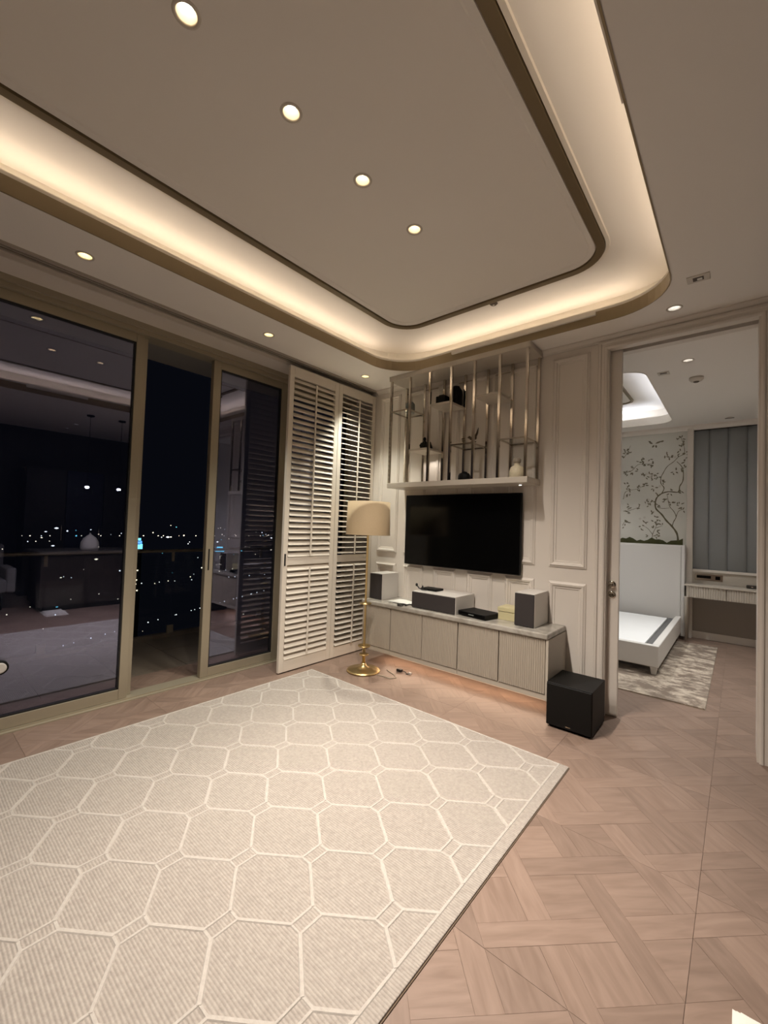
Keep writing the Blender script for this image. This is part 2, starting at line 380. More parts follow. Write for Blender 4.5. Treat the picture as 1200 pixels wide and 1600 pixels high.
# linear air outlets set in the fascia
t = thing('air_diffuser', 'long pale linear air outlet in the cove edge above the wall shelf', 'air vent', (-1.52, CY1-.012, HC+.062), 'linear air outlets')
bevbox('outlet_bar', 'covepaint', t, -.65, .65, -.012, .012, -.004, .028, .003)
t = thing('air_diffuser', 'long pale linear air outlet in the cove edge on the kitchen side', 'air vent', (CX1-.012, 1.45, HC+.062), 'linear air outlets')
bevbox('outlet_bar', 'covepaint', t, -.012, .012, -.35, .35, -.004, .028, .003)

# small ceiling devices
t = thing('ceiling_sensor', 'square flush sensor plate in the lower ceiling above the door', 'sensor', (-.21, 3.255, HC))
bevbox('plate', 'canw', t, -.06, .06, -.045, .045, -.006, .001, .003); bevbox('dark_window', 'darkgap', t, -.028, .028, -.022, .022, -.008, -.004, .001); bevbox('lens_tab', 'paper', t, -.006, .02, -.012, .012, -.010, -.007, .001)
t = thing('smoke_detector', 'small dark round detector on the bright cove above the television', 'detector', (-1.585, 3.19, HU))
MB().lathe([(.034, 0), (.034, -.012), (.024, -.022), (.010, -.024)], 20).build('body', 'darkgap', t); MB().lathe([(.010, -.023), (.006, -.028)], 12).build('sensor_head', 'canw', t)
t = thing('smoke_detector', 'white round smoke detector on the bedroom ceiling', 'detector', (-.353, 5.343, HC))
MB().lathe([(.062, 0), (.062, -.02), (.045, -.04), (.02, -.044)], 24).build('body', 'canw', t); MB().lathe([(.03, -.040), (.02, -.050)], 16).build('vent_cap', 'darkgap', t)
t = thing('ceiling_sensor', 'square sensor plate beside the bedroom cove', 'sensor', (-.60, 5.02, HC))
bevbox('plate', 'canw', t, -.05, .05, -.05, .05, -.006, .001, .003); bevbox('dark_window', 'darkgap', t, -.03, .03, -.035, .0, -.008, -.004, .001)
t = thing('sprinkler_head', 'small recessed sprinkler plate near the bedroom panels', 'sprinkler', (-.116, 7.40, HC))
MB().lathe([(.035, 0), (.035, -.006), (.02, -.008)], 20).build('cover', 'canw', t); bevbox('slot', 'darkgap', t, -.05, .05, -.008, .008, -.012, -.006, .001)

# bedroom ceiling
bedceil = sroot('ceiling_bedroom', 'bedroom ceiling with a bright white cove')
holed('ceiling_board', 'ceil', rectl(-3.6, BRX, WY+.2, BBY, HC), [rr(BX0, BX1, BY0, BY1, BR, HC)[::-1]] + [circ(x, y, DR, HC)[::-1] for i, (x, y) in enumerate(bed_dl) if i != 1], bedceil)
holed('raised_ceiling', 'covepaint', rr(BX0, BX1, BY0, BY1, BR, HU, -.19), [circ(-1.745, 6.04, DR, HU)[::-1]], bedceil)
cove(bedceil, BX0, BX1, BY0, BY1, BR, 'covepaint')
fb = lambda d, z: rr(BX0+.42, BX1-.42, BY0+.42, BY1-.42, .15, z, d)
MB().bridge([fb(0, HU), fb(.002, HU-.02), fb(.034, HU-.02), fb(.036, HU)]).build('bronze_band', 'bronzedark', bedceil)
holed('inner_panel', 'ceil', fb(.036, HU-.004), [circ(-1.745, 6.04, DR, HU-.004)[::-1]], bedceil)
downlight(-1.745, 6.04, HU-.004, 'white downlight in the raised bedroom ceiling above the bed', 'lensc', P_BED*1.1, BEDL, 110, 'bedroom downlights', 'canw')
led_cove('cool white light strip hidden in the bedroom ceiling cove', BX0, BX1, BY0, BY1, BR, P_BEDCOVE*4, COOL)

# shutter track recessed in the ceiling by the windows
trk = struct(MB().box(-3.50, -3.485, -3.2, WY, HC-.018, HC).box(-3.415, -3.40, -3.2, WY, HC-.018, HC).box(-3.455, -3.447, -3.2, WY, HC-.014, HC).build('trim_1', 'carcass'), 'grey shutter track along the ceiling')
box('track_recess', 'darkgap', trk, -3.485, -3.415, -3.2, WY, HC-.006, HC-.002)
pel = struct(bevbox('trim_2', 'wall', None, -3.86, -3.53, -3.2, WY, 3.10, HC-.001, .006), 'pale pelmet above the sliding windows')

# ------------------------------------------------------------------ walls
def panel_frame(x0, x1, z0, z1, y, face=-1):
    """picture-frame moulding on a wall facing -y"""
    prof = [(0, 0), (0, .008), (.010, .012), (.018, .020), (.034, .016), (.040, .007), (.055, .006), (.058, 0)]
    return MB().bridge([[(x0+d, y+face*e, z0+d), (x1-d, y+face*e, z0+d), (x1-d, y+face*e, z1-d), (x0+d, y+face*e, z1-d)] for d, e in prof])
wb = sroot('wall_back', 'cream panelled wall behind the television')
DX0, DX1, DH = -.845, .106, 3.03
box('wall_skin', 'wall', wb, -3.95, DX0, WY, WY+.05, 0, HC)
box('wall_skin', 'wall', wb, -3.95, DX0, WY+.13, WY+.2, 0, HC)
box('wall_lintel', 'wall', wb, DX0, DX1, WY, WY+.055, DH, HC); box('wall_lintel', 'wall', wb, DX0, DX1, WY+.125, WY+.2, DH, HC)
box('door_track', 'darkgap', wb, DX0, DX1, WY+.055, WY+.125, DH+.03, HC)
box('wall_skin', 'wall', wb, DX1, RX1, WY, WY+.2, 0, HC)
for x0, x1 in ((-3.345, -3.04), (-2.935, -2.66), (-2.525, -2.25), (-2.115, -1.835), (-1.705, -1.425), (-1.295, -.985)):
    panel_frame(x0, x1, 1.185, 3.045, WY).build('panel_moulding', 'wall', wb)
    panel_frame(x0, x1, .17, 1.058, WY).build('panel_moulding', 'wall', wb)
panel_frame(.26, .9, 1.185, 3.0, WY).build('panel_moulding', 'wall', wb); panel_frame(.26, .9, .17, 1.058, WY).build('panel_moulding', 'wall', wb)
cw = struct(MB().bridge([[(x, WY-d, z) for d, z in ((0, HC-.045), (.012, HC-.045), (.018, HC-.03), (.04, HC-.012), (.05, HC-.010), (.05, HC), (0, HC))] for x in (-3.40, RX1)], caps=(True, True)).build('trim_3', 'wall'), 'crown moulding above the panelled wall')
struct(MB().bridge([[(x, WY-d, z) for d, z in ((0, 0), (.018, 0), (.018, .085), (.010, .10), (0, .10))] for x in (-3.40, -.92)], caps=(True, True)).build('baseboard_back', 'wall'), 'cream skirting of the panelled wall')
def casing(x0, x1, sgn, y=WY, z1=DH):
    prof = [(0, 0), (0, .020), (.012, .026), (.022, .026), (.030, .018), (.046, .018), (.054, .024), (.068, .022), (.072, 0)]
    return prof
def door_casing():
    t = sroot('trim_4', 'cream stepped casing around the bedroom doorway', (0, 0, 0))
    prof = [(0, 0), (0, .016), (.010, .022), (.020, .022), (.027, .014), (.045, .014), (.052, .026), (.066, .028), (.072, .018), (.072, 0)]
    loops = []
    for d, e in prof:
        loops.append([(DX0-d, WY-e, 0), (DX0-d, WY-e, DH+d), (DX1+d, WY-e, DH+d), (DX1+d, WY-e, 0)])
    MB().bridge(loops, closed=False).build('casing', 'wall', t)
    box('jamb_lining', 'wall', t, DX1-.012, DX1, WY, WY+.25, 0, DH)
    box('jamb_lining', 'wall', t, DX0-.001, DX0+.008, WY-.004, WY+.05, 0, DH); box('jamb_lining', 'wall', t, DX0-.001, DX0+.008, WY+.13, WY+.2, 0, DH)
    bevbox('edge_pull', 'chrome', t, DX1+.082, DX1+.09, WY-.018, WY-.004, .75, 1.25, .003)
door_casing()
# sliding pocket door leaf
dl = sroot('door_1', 'cream sliding pocket door mostly slid into the wall', (-.755, 3.905, 0))
bevbox('leaf', 'wall', dl, -.98, 0, -.022, .022, .008, 3.035, .003)
for z in (1.074, .989):
    k = MB().lathe([(.030, 0), (.030, .004), (.026, .006), (.016, .003)], 24).build('lock_rose', 'chrome', dl, (-.048, -.022, z)); k.rotation_euler = (R(90), 0, 0)
    if z > 1: q = MB().lathe([(.010, .003), (.010, .018), (.022, .026), (.022, .036), (.014, .042)], 20).build('door_knob', 'chrome', k)
    else: q = bevbox('thumb_turn', 'chrome', k, -.004, .004, -.014, .014, .003, .018, .002)

struct(box('wall_right', 'kitchendark', None, RX1, RX1+.1, RY0, WY, 0, HC), 'dark veneered kitchen wall')
struct(box('wall_front', 'wall', None, -3.95, RX1, RY0-.1, RY0, 0, HC), 'plain wall behind the camera')
wl = sroot('wall_left', 'window wall with sliding glass')
box('wall_pier', 'wall', wl, -3.95, -3.8, RY0, -1.75, 0, 3.1)
# bedroom shell
mural_wall = sroot('wall_bedroom_far', 'sage wallpaper wall painted with a blossom tree behind the bed')
box('wall_skin', 'wallpaper', mural_wall, -3.6, -.60, 7.70, 7.85, 0, HC)
box('wall_skin', 'taupe', mural_wall, -.53, BRX, BBY, 7.85, 0, HC)
bevbox('divider_post', 'wall', mural_wall, -.605, -.53, 7.66, 7.85, 0, HC, .006)
struct(box('wall_bedroom_right', 'wall', None, BRX, BRX+.1, WY+.2, 7.85, 0, HC), 'bedroom right wall')
struct(box('wall_bedroom_left', 'wall', None, -3.7, -3.6, WY+.2, 7.85, 0, HC), 'bedroom left wall')
struct(MB().bridge([[(x, 7.70-d, z) for d, z in ((0, HC-.07), (.02, HC-.07), (.05, HC-.03), (.06, HC), (0, HC))] for x in (-3.6, BRX)], caps=(True, True)).build('trim_5', 'wall'), 'cornice above the bedroom mural')

# ------------------------------------------------------------------ floor, laid as square panels of diagonal boards
floor = struct(box('floor', 'subfloor', None, -3.95, RX1+.1, RY0-.1, 7.85, -.08, -.003), 'pale oak parquet floor laid in diagonal woven squares')
def clip(poly, x0, x1, y0, y1):
    for ax, lim, sg in ((0, x0, 1), (0, x1, -1), (1, y0, 1), (1, y1, -1)):
        out = []
        for i in range(len(poly)):
            a, b = poly[i], poly[(i+1) % len(poly)]
            da, db = sg*(a[ax]-lim), sg*(b[ax]-lim)
            if da >= 0: out.append(a)
            if (da > 0 and db < 0) or (da < 0 and db > 0):
                q = da/(da-db); out.append((a[0]+q*(b[0]-a[0]), a[1]+q*(b[1]-a[1])))
        poly = out
        if len(poly) < 3: return []
    return poly
def parea(p): return .5*sum(p[i][0]*p[(i+1) % len(p)][1]-p[(i+1) % len(p)][0]*p[i][1] for i in range(len(p)))
S2 = math.sqrt(.5); PW = .84; PER = PW*math.sqrt(2)/4; RW = .095
RUGX0, RUGX1, RUGY0, RUGY1 = -3.31, -.815, -.55, 2.845
pieces = []
def lay_panel(px, py):
    cx, cy = px+PW/2, py+PW/2
    def add(u0, u1, v0, v1, ang):
        poly = [(cx+(u-v)*S2, cy+(u+v)*S2) for u, v in ((u0, v0), (u1, v0), (u1, v1), (u0, v1))]
        g = .0005
        poly = clip(poly, px+g, px+PW-g, py+g, py+PW-g)
        if poly:
            q = [p for i, p in enumerate(poly) if math.dist(p, poly[i-1]) > .002]
            if len(q) >= 3 and abs(parea(q)) > .0004: pieces.append((q, ang))
    hw = RW/2; g = .0002
    for i in range(-3, 3):
        for j in range(-3, 3):
            uc, vc = (i+.5)*PER, (j+.5)*PER        # crossing centre
            add(uc+hw+g, uc+PER-hw-g, vc+hw+g, vc+PER-hw-g, random.choice((45, -45)))
            if (i+j) % 2 == 0: add(uc-PER+hw+g, uc+PER-hw-g, vc-hw+g, vc+hw-g, 45)
            else: add(uc-hw+g, uc+hw-g, vc-PER+hw+g, vc+PER-hw-g, -45)
nx0 = -.125-5*PW
for ix in range(0, 9):
    for iy in range(-3, 8):
        x, y = nx0+ix*PW, 1.444+iy*PW
        if y > 3.5 and (x > .9 or x < -3.4): continue
        lay_panel(x, y)
def piece_mesh(polys, name, origin=(0, 0)):
    V, F, GV, TN = [], [], [], []
    for poly, ang in polys:
        if parea(poly) < 0: poly = poly[::-1]
        c = (sum(p[0] for p in poly)/len(poly), sum(p[1] for p in poly)/len(poly))
        a = R(ang); ca, sa = math.cos(a), math.sin(a); ox, oy = random.uniform(0, 50), random.uniform(0, 50); tone = random.random()
        b = len(V); n = len(poly); ins = .0008
        for lvl in (0, 1):
            for p in poly:
                d = math.hypot(p[0]-c[0], p[1]-c[1]) or 1
                k = 1-(ins/d if lvl else 0); x, y = c[0]+(p[0]-c[0])*k, c[1]+(p[1]-c[1])*k
                V.append((x-origin[0], y-origin[1], 0 if lvl else -.0007))
                rx, ry = x-c[0], y-c[1]; GV.append((rx*ca+ry*sa+ox, -rx*sa+ry*ca+oy, 0)); TN.append(tone)
        F.append([b+n+k for k in range(n)])
        for k in range(n): F.append([b+k, b+(k+1) % n, b+n+(k+1) % n, b+n+k])
    me = bpy.data.meshes.new(name); me.from_pydata(V, [], F); me.update(); me.materials.append(M['wood'])
    at = me.attributes.new('gv', 'FLOAT_VECTOR', 'POINT'); at.data.foreach_set('vector', [q for v in GV for q in v])
    at = me.attributes.new('tone', 'FLOAT', 'POINT'); at.data.foreach_set('value', TN)
    return me
def inview(c):
    v = Vector((c[0], c[1], -CAM_H)); z = v.dot(cf_)
    if z < .1: return None
    x, y = 600+FPX*v.dot(cr_)/z, 800-FPX*v.dot(cu_)/z
    return (z if -30 < x < 1230 and -30 < y < 1640 else None)
near, rest = [], []
for q, ang in pieces:
    c = (sum(p[0] for p in q)/len(q), sum(p[1] for p in q)/len(q))
    if all(RUGX0+.03 < p[0] < RUGX1-.03 and RUGY0+.03 < p[1] < RUGY1-.03 for p in q): continue
    if c[1] > WY-.05 and (c[0] > BRX): continue
    z = inview(c)
    if z and c[1] < 3.98 and c[0] > -3.83 and not (c[0] > .1 and c[1] > WY): near.append((abs(parea(q))/z**3, q, ang))
    else: rest.append((q, ang))
near.sort(key=lambda t: -t[0])
for _, q, ang in near[:300]:
    c = (sum(p[0] for p in q)/len(q), sum(p[1] for p in q)/len(q))
    link('parquet_board', piece_mesh([(q, ang)], 'parquet_board', c), floor, (c[0], c[1], 0))
so = link('parquet_boards', piece_mesh([(q, a) for _, q, a in near[300:]]+rest, 'parquet_boards'), floor); so['kind'] = 'stuff'

# ------------------------------------------------------------------ window wall: frame, sliding panes, balcony
win = sroot('window_1', 'champagne metal frame of the sliding windows')
FX0, FX1 = -3.94, -3.80
box('head_frame', 'frame', win, FX0, FX1+.02, -1.75, WY, 3.02, 3.10)
box('head_lip', 'frame', win, FX1-.03, FX1+.045, -1.75, WY, 3.055, 3.10)
box('floor_track', 'frame', win, FX0, FX1-.005, -1.75, WY, -.002, .018)
box('track_edge', 'frame', win, FX1-.01, FX1+.025, -1.75, WY, -.002, .008)
box('jamb', 'frame', win, FX0, FX1+.01, 2.80, 2.835, .018, 3.02)
def sash(name, label, y0, y1, x, sw0, sw1, handle=None, top=2.95, bot=.10):
    t = sroot(name, label, (x, y0, .02))
    L = y1-y0; d = .028; zt = 3.0
    bevbox('stile', 'frame', t, -d, d, 0, sw0, 0, zt, .004); bevbox('stile', 'frame', t, -d, d, L-sw1, L, 0, zt, .004)
    bevbox('rail', 'frame', t, -d, d, sw0, L-sw1, top-.02, zt, .004); bevbox('rail', 'frame', t, -d, d, sw0, L-sw1, 0, bot-.02, .004)
    e = .010
    MB().box(-.02, .02, sw0, sw0+e, bot-.02, top-.02).box(-.02, .02, L-sw1-e, L-sw1, bot-.02, top-.02).box(-.02, .02, sw0, L-sw1, bot-.02, bot-.02+e).box(-.02, .02, sw0, L-sw1, top-.02-e, top-.02).build('gasket', 'gasket', t)
    box('pane', 'pane', t, -.004, .004, sw0+.004, L-sw1-.004, bot-.018, top-.022)
    return t, L
s1, L1 = sash('window_2', 'large sliding pane reflecting the room', -1.7, 1.315, -3.845, .07, .062)
box('interlock', 'frame', s1, -.06, -.028, L1-.03, L1+.045, 0, 3.0)
s2, L2 = sash('window_3', 'sliding door pane beside the shutter', 1.925, 2.80, -3.845, .075, .10)
h = bevbox('pull_recess', 'gasket', s2, .026, .031, .026, .040, 1.00, 1.20, .002)
s3, L3 = sash('window_4', 'fixed pane behind the shutter', 2.84, 3.80, -3.90, .05, .05)
t = thing('window_latch', 'round white latch with black rim low on the large pane', 'latch', (-3.838, .525, .44))
k = MB().lathe([(.048, 0), (.048, .012), (.040, .016)], 24).build('rim', 'black', t); k.rotation_euler = (0, R(90), 0)
k = MB().lathe([(.036, .010), (.036, .020), (.028, .024)], 24).build('button', 'spkwhite', t); k.rotation_euler = (0, R(90), 0)

balc = struct(box('floor_balcony', 'balcony', None, -5.72, -3.945, -4, 5.2, -.30, -.05), 'dim stone balcony floor outside')
for i in range(3):
    for j in range(15):
        x0 = -5.70+i*.585; y0 = -4+j*.61
        MB().box(x0+.003, x0+.582, y0+.003, y0+.607, -.05, -.044).build('tile', 'balcony', balc)
box('edge_curb', 'balcony', balc, -5.75, -5.66, -4, 5.2, -.05, .0)
struct(box('ceiling_balcony', 'soffit', None, -4.72, -3.945, -4, 5.2, 3.15, 3.3), 'grey balcony soffit seen through the open door')
rail = thing('balcony_railing', 'frameless glass balcony railing with a slim metal handrail', 'railing', (-5.69, 0, 0))
MB().tube([(0, -4, 1.07), (0, 5.2, 1.07)], .022, 10).build('handrail', 'frame', rail)
for y in (-3.2, -1.8, -.33, 1.10, 2.43, 3.76): bevbox('glass_clamp', 'frame', rail, -.012, .012, y-.016, y+.016, .93, 1.05, .003); bevbox('foot_clamp', 'frame', rail, -.016, .016, y-.04, y+.04, 0, .10, .003)
for y0, y1 in ((-3.2, -1.8), (-1.8, -.33), (-.33, 1.10), (1.10, 2.43), (2.43, 3.76)): box('glass_panel', 'railglass', rail, -.006, .006, y0+.006, y1-.006, .04, 1.03)

# ------------------------------------------------------------------ plantation shutters
def louver_mesh(L):
    prof = [(-.034, 0), (-.024, .0048), (0, .0062), (.024, .0048), (.034, 0), (.024, -.0048), (0, -.0062), (-.024, -.0048)]
    return MB().bridge([[(a, y, b) for a, b in prof] for y in (0, L)], caps=(True, True), smooth=False).mesh('louver', 'shutter')
def shutter(y0, y1, label, tilt_up, tilt_low):
    t = thing('plantation_shutter', label, 'shutter', (-3.45, y0, .012), 'plantation shutters')
    L = y1-y0; sw = .055; d = .017; zt = 3.065
    bevbox('stile', 'shutter', t, -d, d, 0, sw, 0, zt, .003); bevbox('stile', 'shutter', t, -d, d, L-sw, L, 0, zt, .003)
    bevbox('rail', 'shutter', t, -d, d, sw, L-sw, zt-.105, zt, .003); bevbox('rail', 'shutter', t, -d, d, sw, L-sw, 1.055, 1.135, .003); bevbox('rail', 'shutter', t, -d, d, sw, L-sw, 0, .115, .003)
    me = louver_mesh(L-2*sw-.006)
    for za, zb, tl in ((.115, 1.055, tilt_low), (1.135, zt-.105, tilt_up)):
        n = int(round((zb-za)/.058)); p = (zb-za)/n
        for k in range(n):
            o = link('louver', me, t, (0, sw+.003, za+(k+.5)*p)); o.rotation_euler = (0, R(tl+random.uniform(-1.5, 1.5)), 0)
        c = math.cos(R(tl))*.034
        bevbox('tilt_rod', 'shutter', t, c+.002, c+.014, L/2-.008, L/2+.008, za+.01, zb-.02, .002)
    return t
sh = shutter(2.52, 3.19, 'cream louvred shutter panel beside the sliding door, louvres nearly closed', 48, 50)
bevbox('flush_pull', 'gasket', sh, .015, .021, .016, .034, 1.05, 1.17, .002)
shutter(3.195, 3.81, 'cream louvred shutter panel in the corner behind the lamp, louvres open', 12, 26)

# ------------------------------------------------------------------ rug
rug = thing('area_rug', 'large cream ribbed rug with a raised honeycomb lattice', 'rug', ((RUGX0+RUGX1)/2, (RUGY0+RUGY1)/2, 0))
rcx, rcy = rug.location.x, rug.location.y
hx, hy = (RUGX1-RUGX0)/2, (RUGY1-RUGY0)/2
link('pile', bevbox_mesh('pile', 'rug', -hx, hx, -hy, hy, .002, .013, .004, 2), rug)
link('binding', bevbox_mesh('binding', 'rugedge', -hx-.003, hx+.003, -hy-.003, hy+.003, .0, .006, .002, 1), rug)
lat = MB()
def ridge(a, b, wd=.016, h0=.0125, h1=.0165):
    a, b = Vector(a), Vector(b); d = (b-a).normalized(); n = Vector((-d.y, d.x)); 
    lp = []
    for p in (a-d*wd*.3, b+d*wd*.3):
        lp.append([(p.x-n.x*wd/2, p.y-n.y*wd/2, h0), (p.x-n.x*wd*.3, p.y-n.y*wd*.3, h1), (p.x+n.x*wd*.3, p.y+n.y*wd*.3, h1), (p.x+n.x*wd/2, p.y+n.y*wd/2, h0)])
    lat.bridge(lp, closed=False, caps=(True, True))
AX, BY_ = .432, .4495
ox, oy = -2.525, 1.527
def clipseg(a, b):
    x0, x1, y0, y1 = -hx+.018, hx-.062, -hy+.018, hy-.018
    t0, t1 = 0., 1.; dx, dy = b[0]-a[0], b[1]-a[1]
    for p, q in ((-dx, a[0]-x0), (dx, x1-a[0]), (-dy, a[1]-y0), (dy, y1-a[1])):
        if abs(p) < 1e-9:
            if q < 0: return None
        else:
            r_ = q/p
            if p < 0: t0 = max(t0, r_)
            else: t1 = min(t1, r_)
    if t1-t0 < .02: return None
    return ((a[0]+dx*t0, a[1]+dy*t0), (a[0]+dx*t1, a[1]+dy*t1))
BL, BWD = .052, .027      # half length and half width of the small bars
for i in range(-6, 8):
    for j in range(-6, 8):
        for s_ in (0, .5):
            cx, cy = ox+(i+s_)*AX-rcx, oy+(j+s_)*BY_-rcy
            segs = [((cx-BWD, cy-BL), (cx-BWD, cy+BL)), ((cx+BWD, cy-BL), (cx+BWD, cy+BL)), ((cx-BWD, cy-BL), (cx+BWD, cy-BL)), ((cx-BWD, cy+BL), (cx+BWD, cy+BL)),
                    ((cx+BWD, cy+BL), (cx+AX/2-BWD, cy+BY_/2-BL)), ((cx-BWD, cy+BL), (cx-AX/2+BWD, cy+BY_/2-BL))]
            for k, (a, b) in enumerate(segs):
                c = clipseg(a, b)
                if c: ridge(c[0], c[1], (.014 if k < 4 else .020)*random.uniform(.85, 1.15), .0122, (.0164, .0164, .0158, .0158, .0170, .0174)[k])
lat.build('raised_lattice', 'rugline', rug)
bd = MB()
def fl(dd, z): return [(-hx+dd, -hy+dd, z), (hx-dd-.046, -hy+dd, z), (hx-dd-.046, hy-dd, z), (-hx+dd, hy-dd, z)]
bd.bridge([fl(.005, .0122), fl(.008, .0161), fl(.017, .0161), fl(.020, .0122)])
bd.build('raised_border', 'rugline', rug)

# ------------------------------------------------------------------ media cabinets
CYF, CZ0, CZ1, CTOP = 3.385, .172, .640, .690
def cabinet(x0, x1, n, label):
    t = thing('media_cabinet', label, 'cabinet', (x0, CYF, 0), 'floating media cabinets')
    W_ = x1-x0; D = WY-.006-CYF
    MB().box(0, .016, .022, D, CZ0, CZ1).box(W_-.016, W_, .022, D, CZ0, CZ1).box(.016, W_-.016, .022, D, CZ0, CZ0+.016).box(.016, W_-.016, .022, D, CZ1-.012, CZ1).box(.016, W_-.016, D-.012, D, CZ0+.016, CZ1-.012).build('carcass', 'carcass', t)
    dw = W_/n
    for k in range(n):
        a, b = k*dw+.003, (k+1)*dw-.003; z0, z1 = CZ0+.042, CZ1-.004
        d = MB(); nr = 22; st = (b-a)/nr; pts = [(a, .020)]
        for q in range(nr):
            pts += [(a+(q+.06)*st, .004), (a+(q+.28)*st, .0005), (a+(q+.72)*st, .0005), (a+(q+.94)*st, .004)]
        pts.append((b, .020))
        d.bridge([[(x, y, z) for x, y in pts] for z in (z0, z1)], caps=(True, True))
        d.build('fluted_door', 'door', t)
    box('plinth_rail', 'carcass', t, .0, W_, .008, .022, CZ0-.004, CZ0+.036)
    return t
cabinet(-3.142, -2.748, 1, 'single-door fluted floating cabinet next to the brass lamp')
cabinet(-2.745, -1.955, 2, 'middle fluted two-door floating cabinet under the long grey speaker')
ce = cabinet(-1.951, -1.160, 2, 'right-hand fluted two-door floating cabinet beside the black subwoofer')
bevbox('end_panel', 'carcass', ce, .793, .814, -.006, WY-.006-CYF, CZ0-.004, CZ1, .002)
wt = thing('worktop', 'pale veined marble worktop running along the media cabinets', 'worktop', (-2.145, 3.59, CZ1))
link('slab', bevbox_mesh('slab', 'marble', -1.0, 1.005, -.222, WY-.002-3.59, 0, .048, .016, 4), wt)
ul = thing('under_cabinet_light', 'warm light strip under the floating cabinets', 'led strip', (-2.12, 3.70, CZ0-.012))
box('strip', 'led', ul, -.93, .93, -.008, .008, 0, .008)
area('strip_light', (0, -.02, -.004), (R(-25), 0, 0), 1.86, .02, P_UNDER, (1.0, .70, .50), ul)

# ------------------------------------------------------------------ television
tv = thing('television', 'large flat black television hung on the panelled wall', 'television', (-2.203, 3.765, 1.078))
bevbox('screen_body', 'black', tv, -.668, .668, -.012, .022, 0, .765, .006); box('screen', 'blackgloss', tv, -.660, .660, -.0135, -.012, .010, .757)
box('bezel_edge', 'chrome', tv, -.668, .668, -.004, .0, .7651, .7665); box('wall_bracket', 'black', tv, -.25, .25, .022, .033, .2, .55)

# ------------------------------------------------------------------ wall shelf of nickel posts
SX0, SX1, SY0, SY1, SZ0, SZ1 = -2.958, -1.39, 3.508, WY-.004, 1.909, HC-.002
sf = thing('wall_shelf', 'hanging display shelf of slim nickel posts above the television', 'shelf', (SX0, WY, SZ0))
lx = lambda x: x-SX0
Y0, Y1 = SY0-WY, SY1-WY
bevbox('bottom_board', 'shelfpaint', sf, 0, SX1-SX0, Y0, Y1, 0, .052, .003)
bevbox('top_board', 'shelfpaint', sf, -.008, SX1-SX0+.004, Y0-.004, Y1, SZ1-SZ0-.05, SZ1-SZ0, .003)
PX = [-2.942+.2545*k for k in range(7)]
pw = .012
pme = bevbox_mesh('post', 'chrome', -pw, pw, -pw, pw, 0, SZ1-SZ0-.102, .0015, 1)
for k, x in enumerate(PX):
    for yy in (Y0+.016, Y1-.016): link('post', pme, sf, (lx(x), yy, .052))
box('back_rail', 'chrome', sf, .02, SX1-SX0-.02, Y1-.012, Y1-.004, SZ1-SZ0-.125, SZ1-SZ0-.115)
ZA, ZB = 2.752, 2.312
bays = [('g', ZA), ('s', ZB), ('s', ZA), ('g', ZB), ('s', ZA), ('g', ZB)]
for k, (kind, z) in enumerate(bays):
    a, b = lx(PX[k])+pw, lx(PX[k+1])-pw; zz = z-SZ0
    if kind == 's': bevbox('solid_tray', 'shelfpaint', sf, a-.004, b+.004, Y0+.01, Y1-.01, zz-.022, zz, .002)
    else:
        r = .007; ya, yb = Y0+.012, Y1-.012
        fr = MB().box(a, b, ya-r, ya+r, zz-.014, zz).box(a, b, yb-r, yb+r, zz-.014, zz).box(a-r, a+r, ya, yb, zz-.014, zz).box(b-r, b+r, ya, yb, zz-.014, zz).build('tray_frame', 'chrome', sf)
        box('glass_tray', 'shelfglass', fr, a+r, b-r, ya+r, yb-r, zz-.008, zz-.002)
sp = MB().lathe([(.022, 0), (.022, -.004), (.014, -.006)], 16).build('puck_light', 'canw', sf, (lx(-1.52), -.14, .001))
MB().lathe([(.013, -.0055), (.010, -.007)], 12).build('lens', 'lens', sp)
# small lamp under the solid tray of the second bay
pk = MB().lathe([(.020, 0), (.020, -.006), (.013, -.007)], 16).build('puck_light', 'canw', sf, (lx((PX[1]+PX[2])/2), -.13, ZB-SZ0-.022))
look_down_spot('puck_light_lamp', (0, 0, -.012), 1.2, WARM2, 140, .5, .01, pk)

# things on the shelf
t = thing('ceramic_jar', 'grey-green ceramic jar on the top left glass tray', 'jar', (-2.815, 3.70, ZA))
MB().lathe([(.046, 0), (.052, .012), (.052, .105), (.044, .118), (.030, .120)], 24).build('body', 'greygreen', t); MB().lathe([(.036, .119), (.036, .128), (.012, .134)], 20).build('lid', 'greygreen', t)
t = thing('stone_block', 'squat matte black block on the upper solid tray', 'ornament', (-2.365, 3.66, ZA))
link('block', bevbox_mesh('block', 'black', -.058, .058, -.045, .045, 0, .105, .010, 3), t); bevbox('cap', 'black', t, -.03, .03, -.03, .03, .105, .118, .004)
t = thing('fluted_vase', 'tall black fluted vase on the upper solid tray', 'vase', (-2.252, 3.735, ZA))
MB().lathe([(.052, 0), (.064, .02), (.066, .12), (.060, .165), (.044, .19), (.034, .197)], 48, flute=.05, nf=12).build('body', 'black', t); MB().lathe([(.035, .196), (.038, .206), (.028, .206)], 24).build('rim', 'black', t)
def figure(x, y, rz, hgt, label):
    t = thing('seated_figure', label, 'sculpture', (x, y, ZB), 'black seated figures', rz)
    s = hgt/.14
    b = MB(); b.lathe([(.050*s, 0), (.054*s, .012*s), (.048*s, .035*s), (.034*s, .065*s), (.030*s, .085*s), (.014*s, .100*s), (.012*s, .106*s)], 16)
    b.tube([(-.030*s, 0, .082*s), (-.044*s, -.012*s, .055*s), (-.026*s, -.040*s, .036*s)], [.011*s, .010*s, .008*s], 8)
    b.tube([(.030*s, 0, .082*s), (.044*s, -.012*s, .055*s), (.026*s, -.040*s, .036*s)], [.011*s, .010*s, .008*s], 8)
    b.build('body', 'black', t)
    MB().sphere((0, -.004*s, .122*s), .017*s, .018*s, .021*s).build('head', 'black', t)
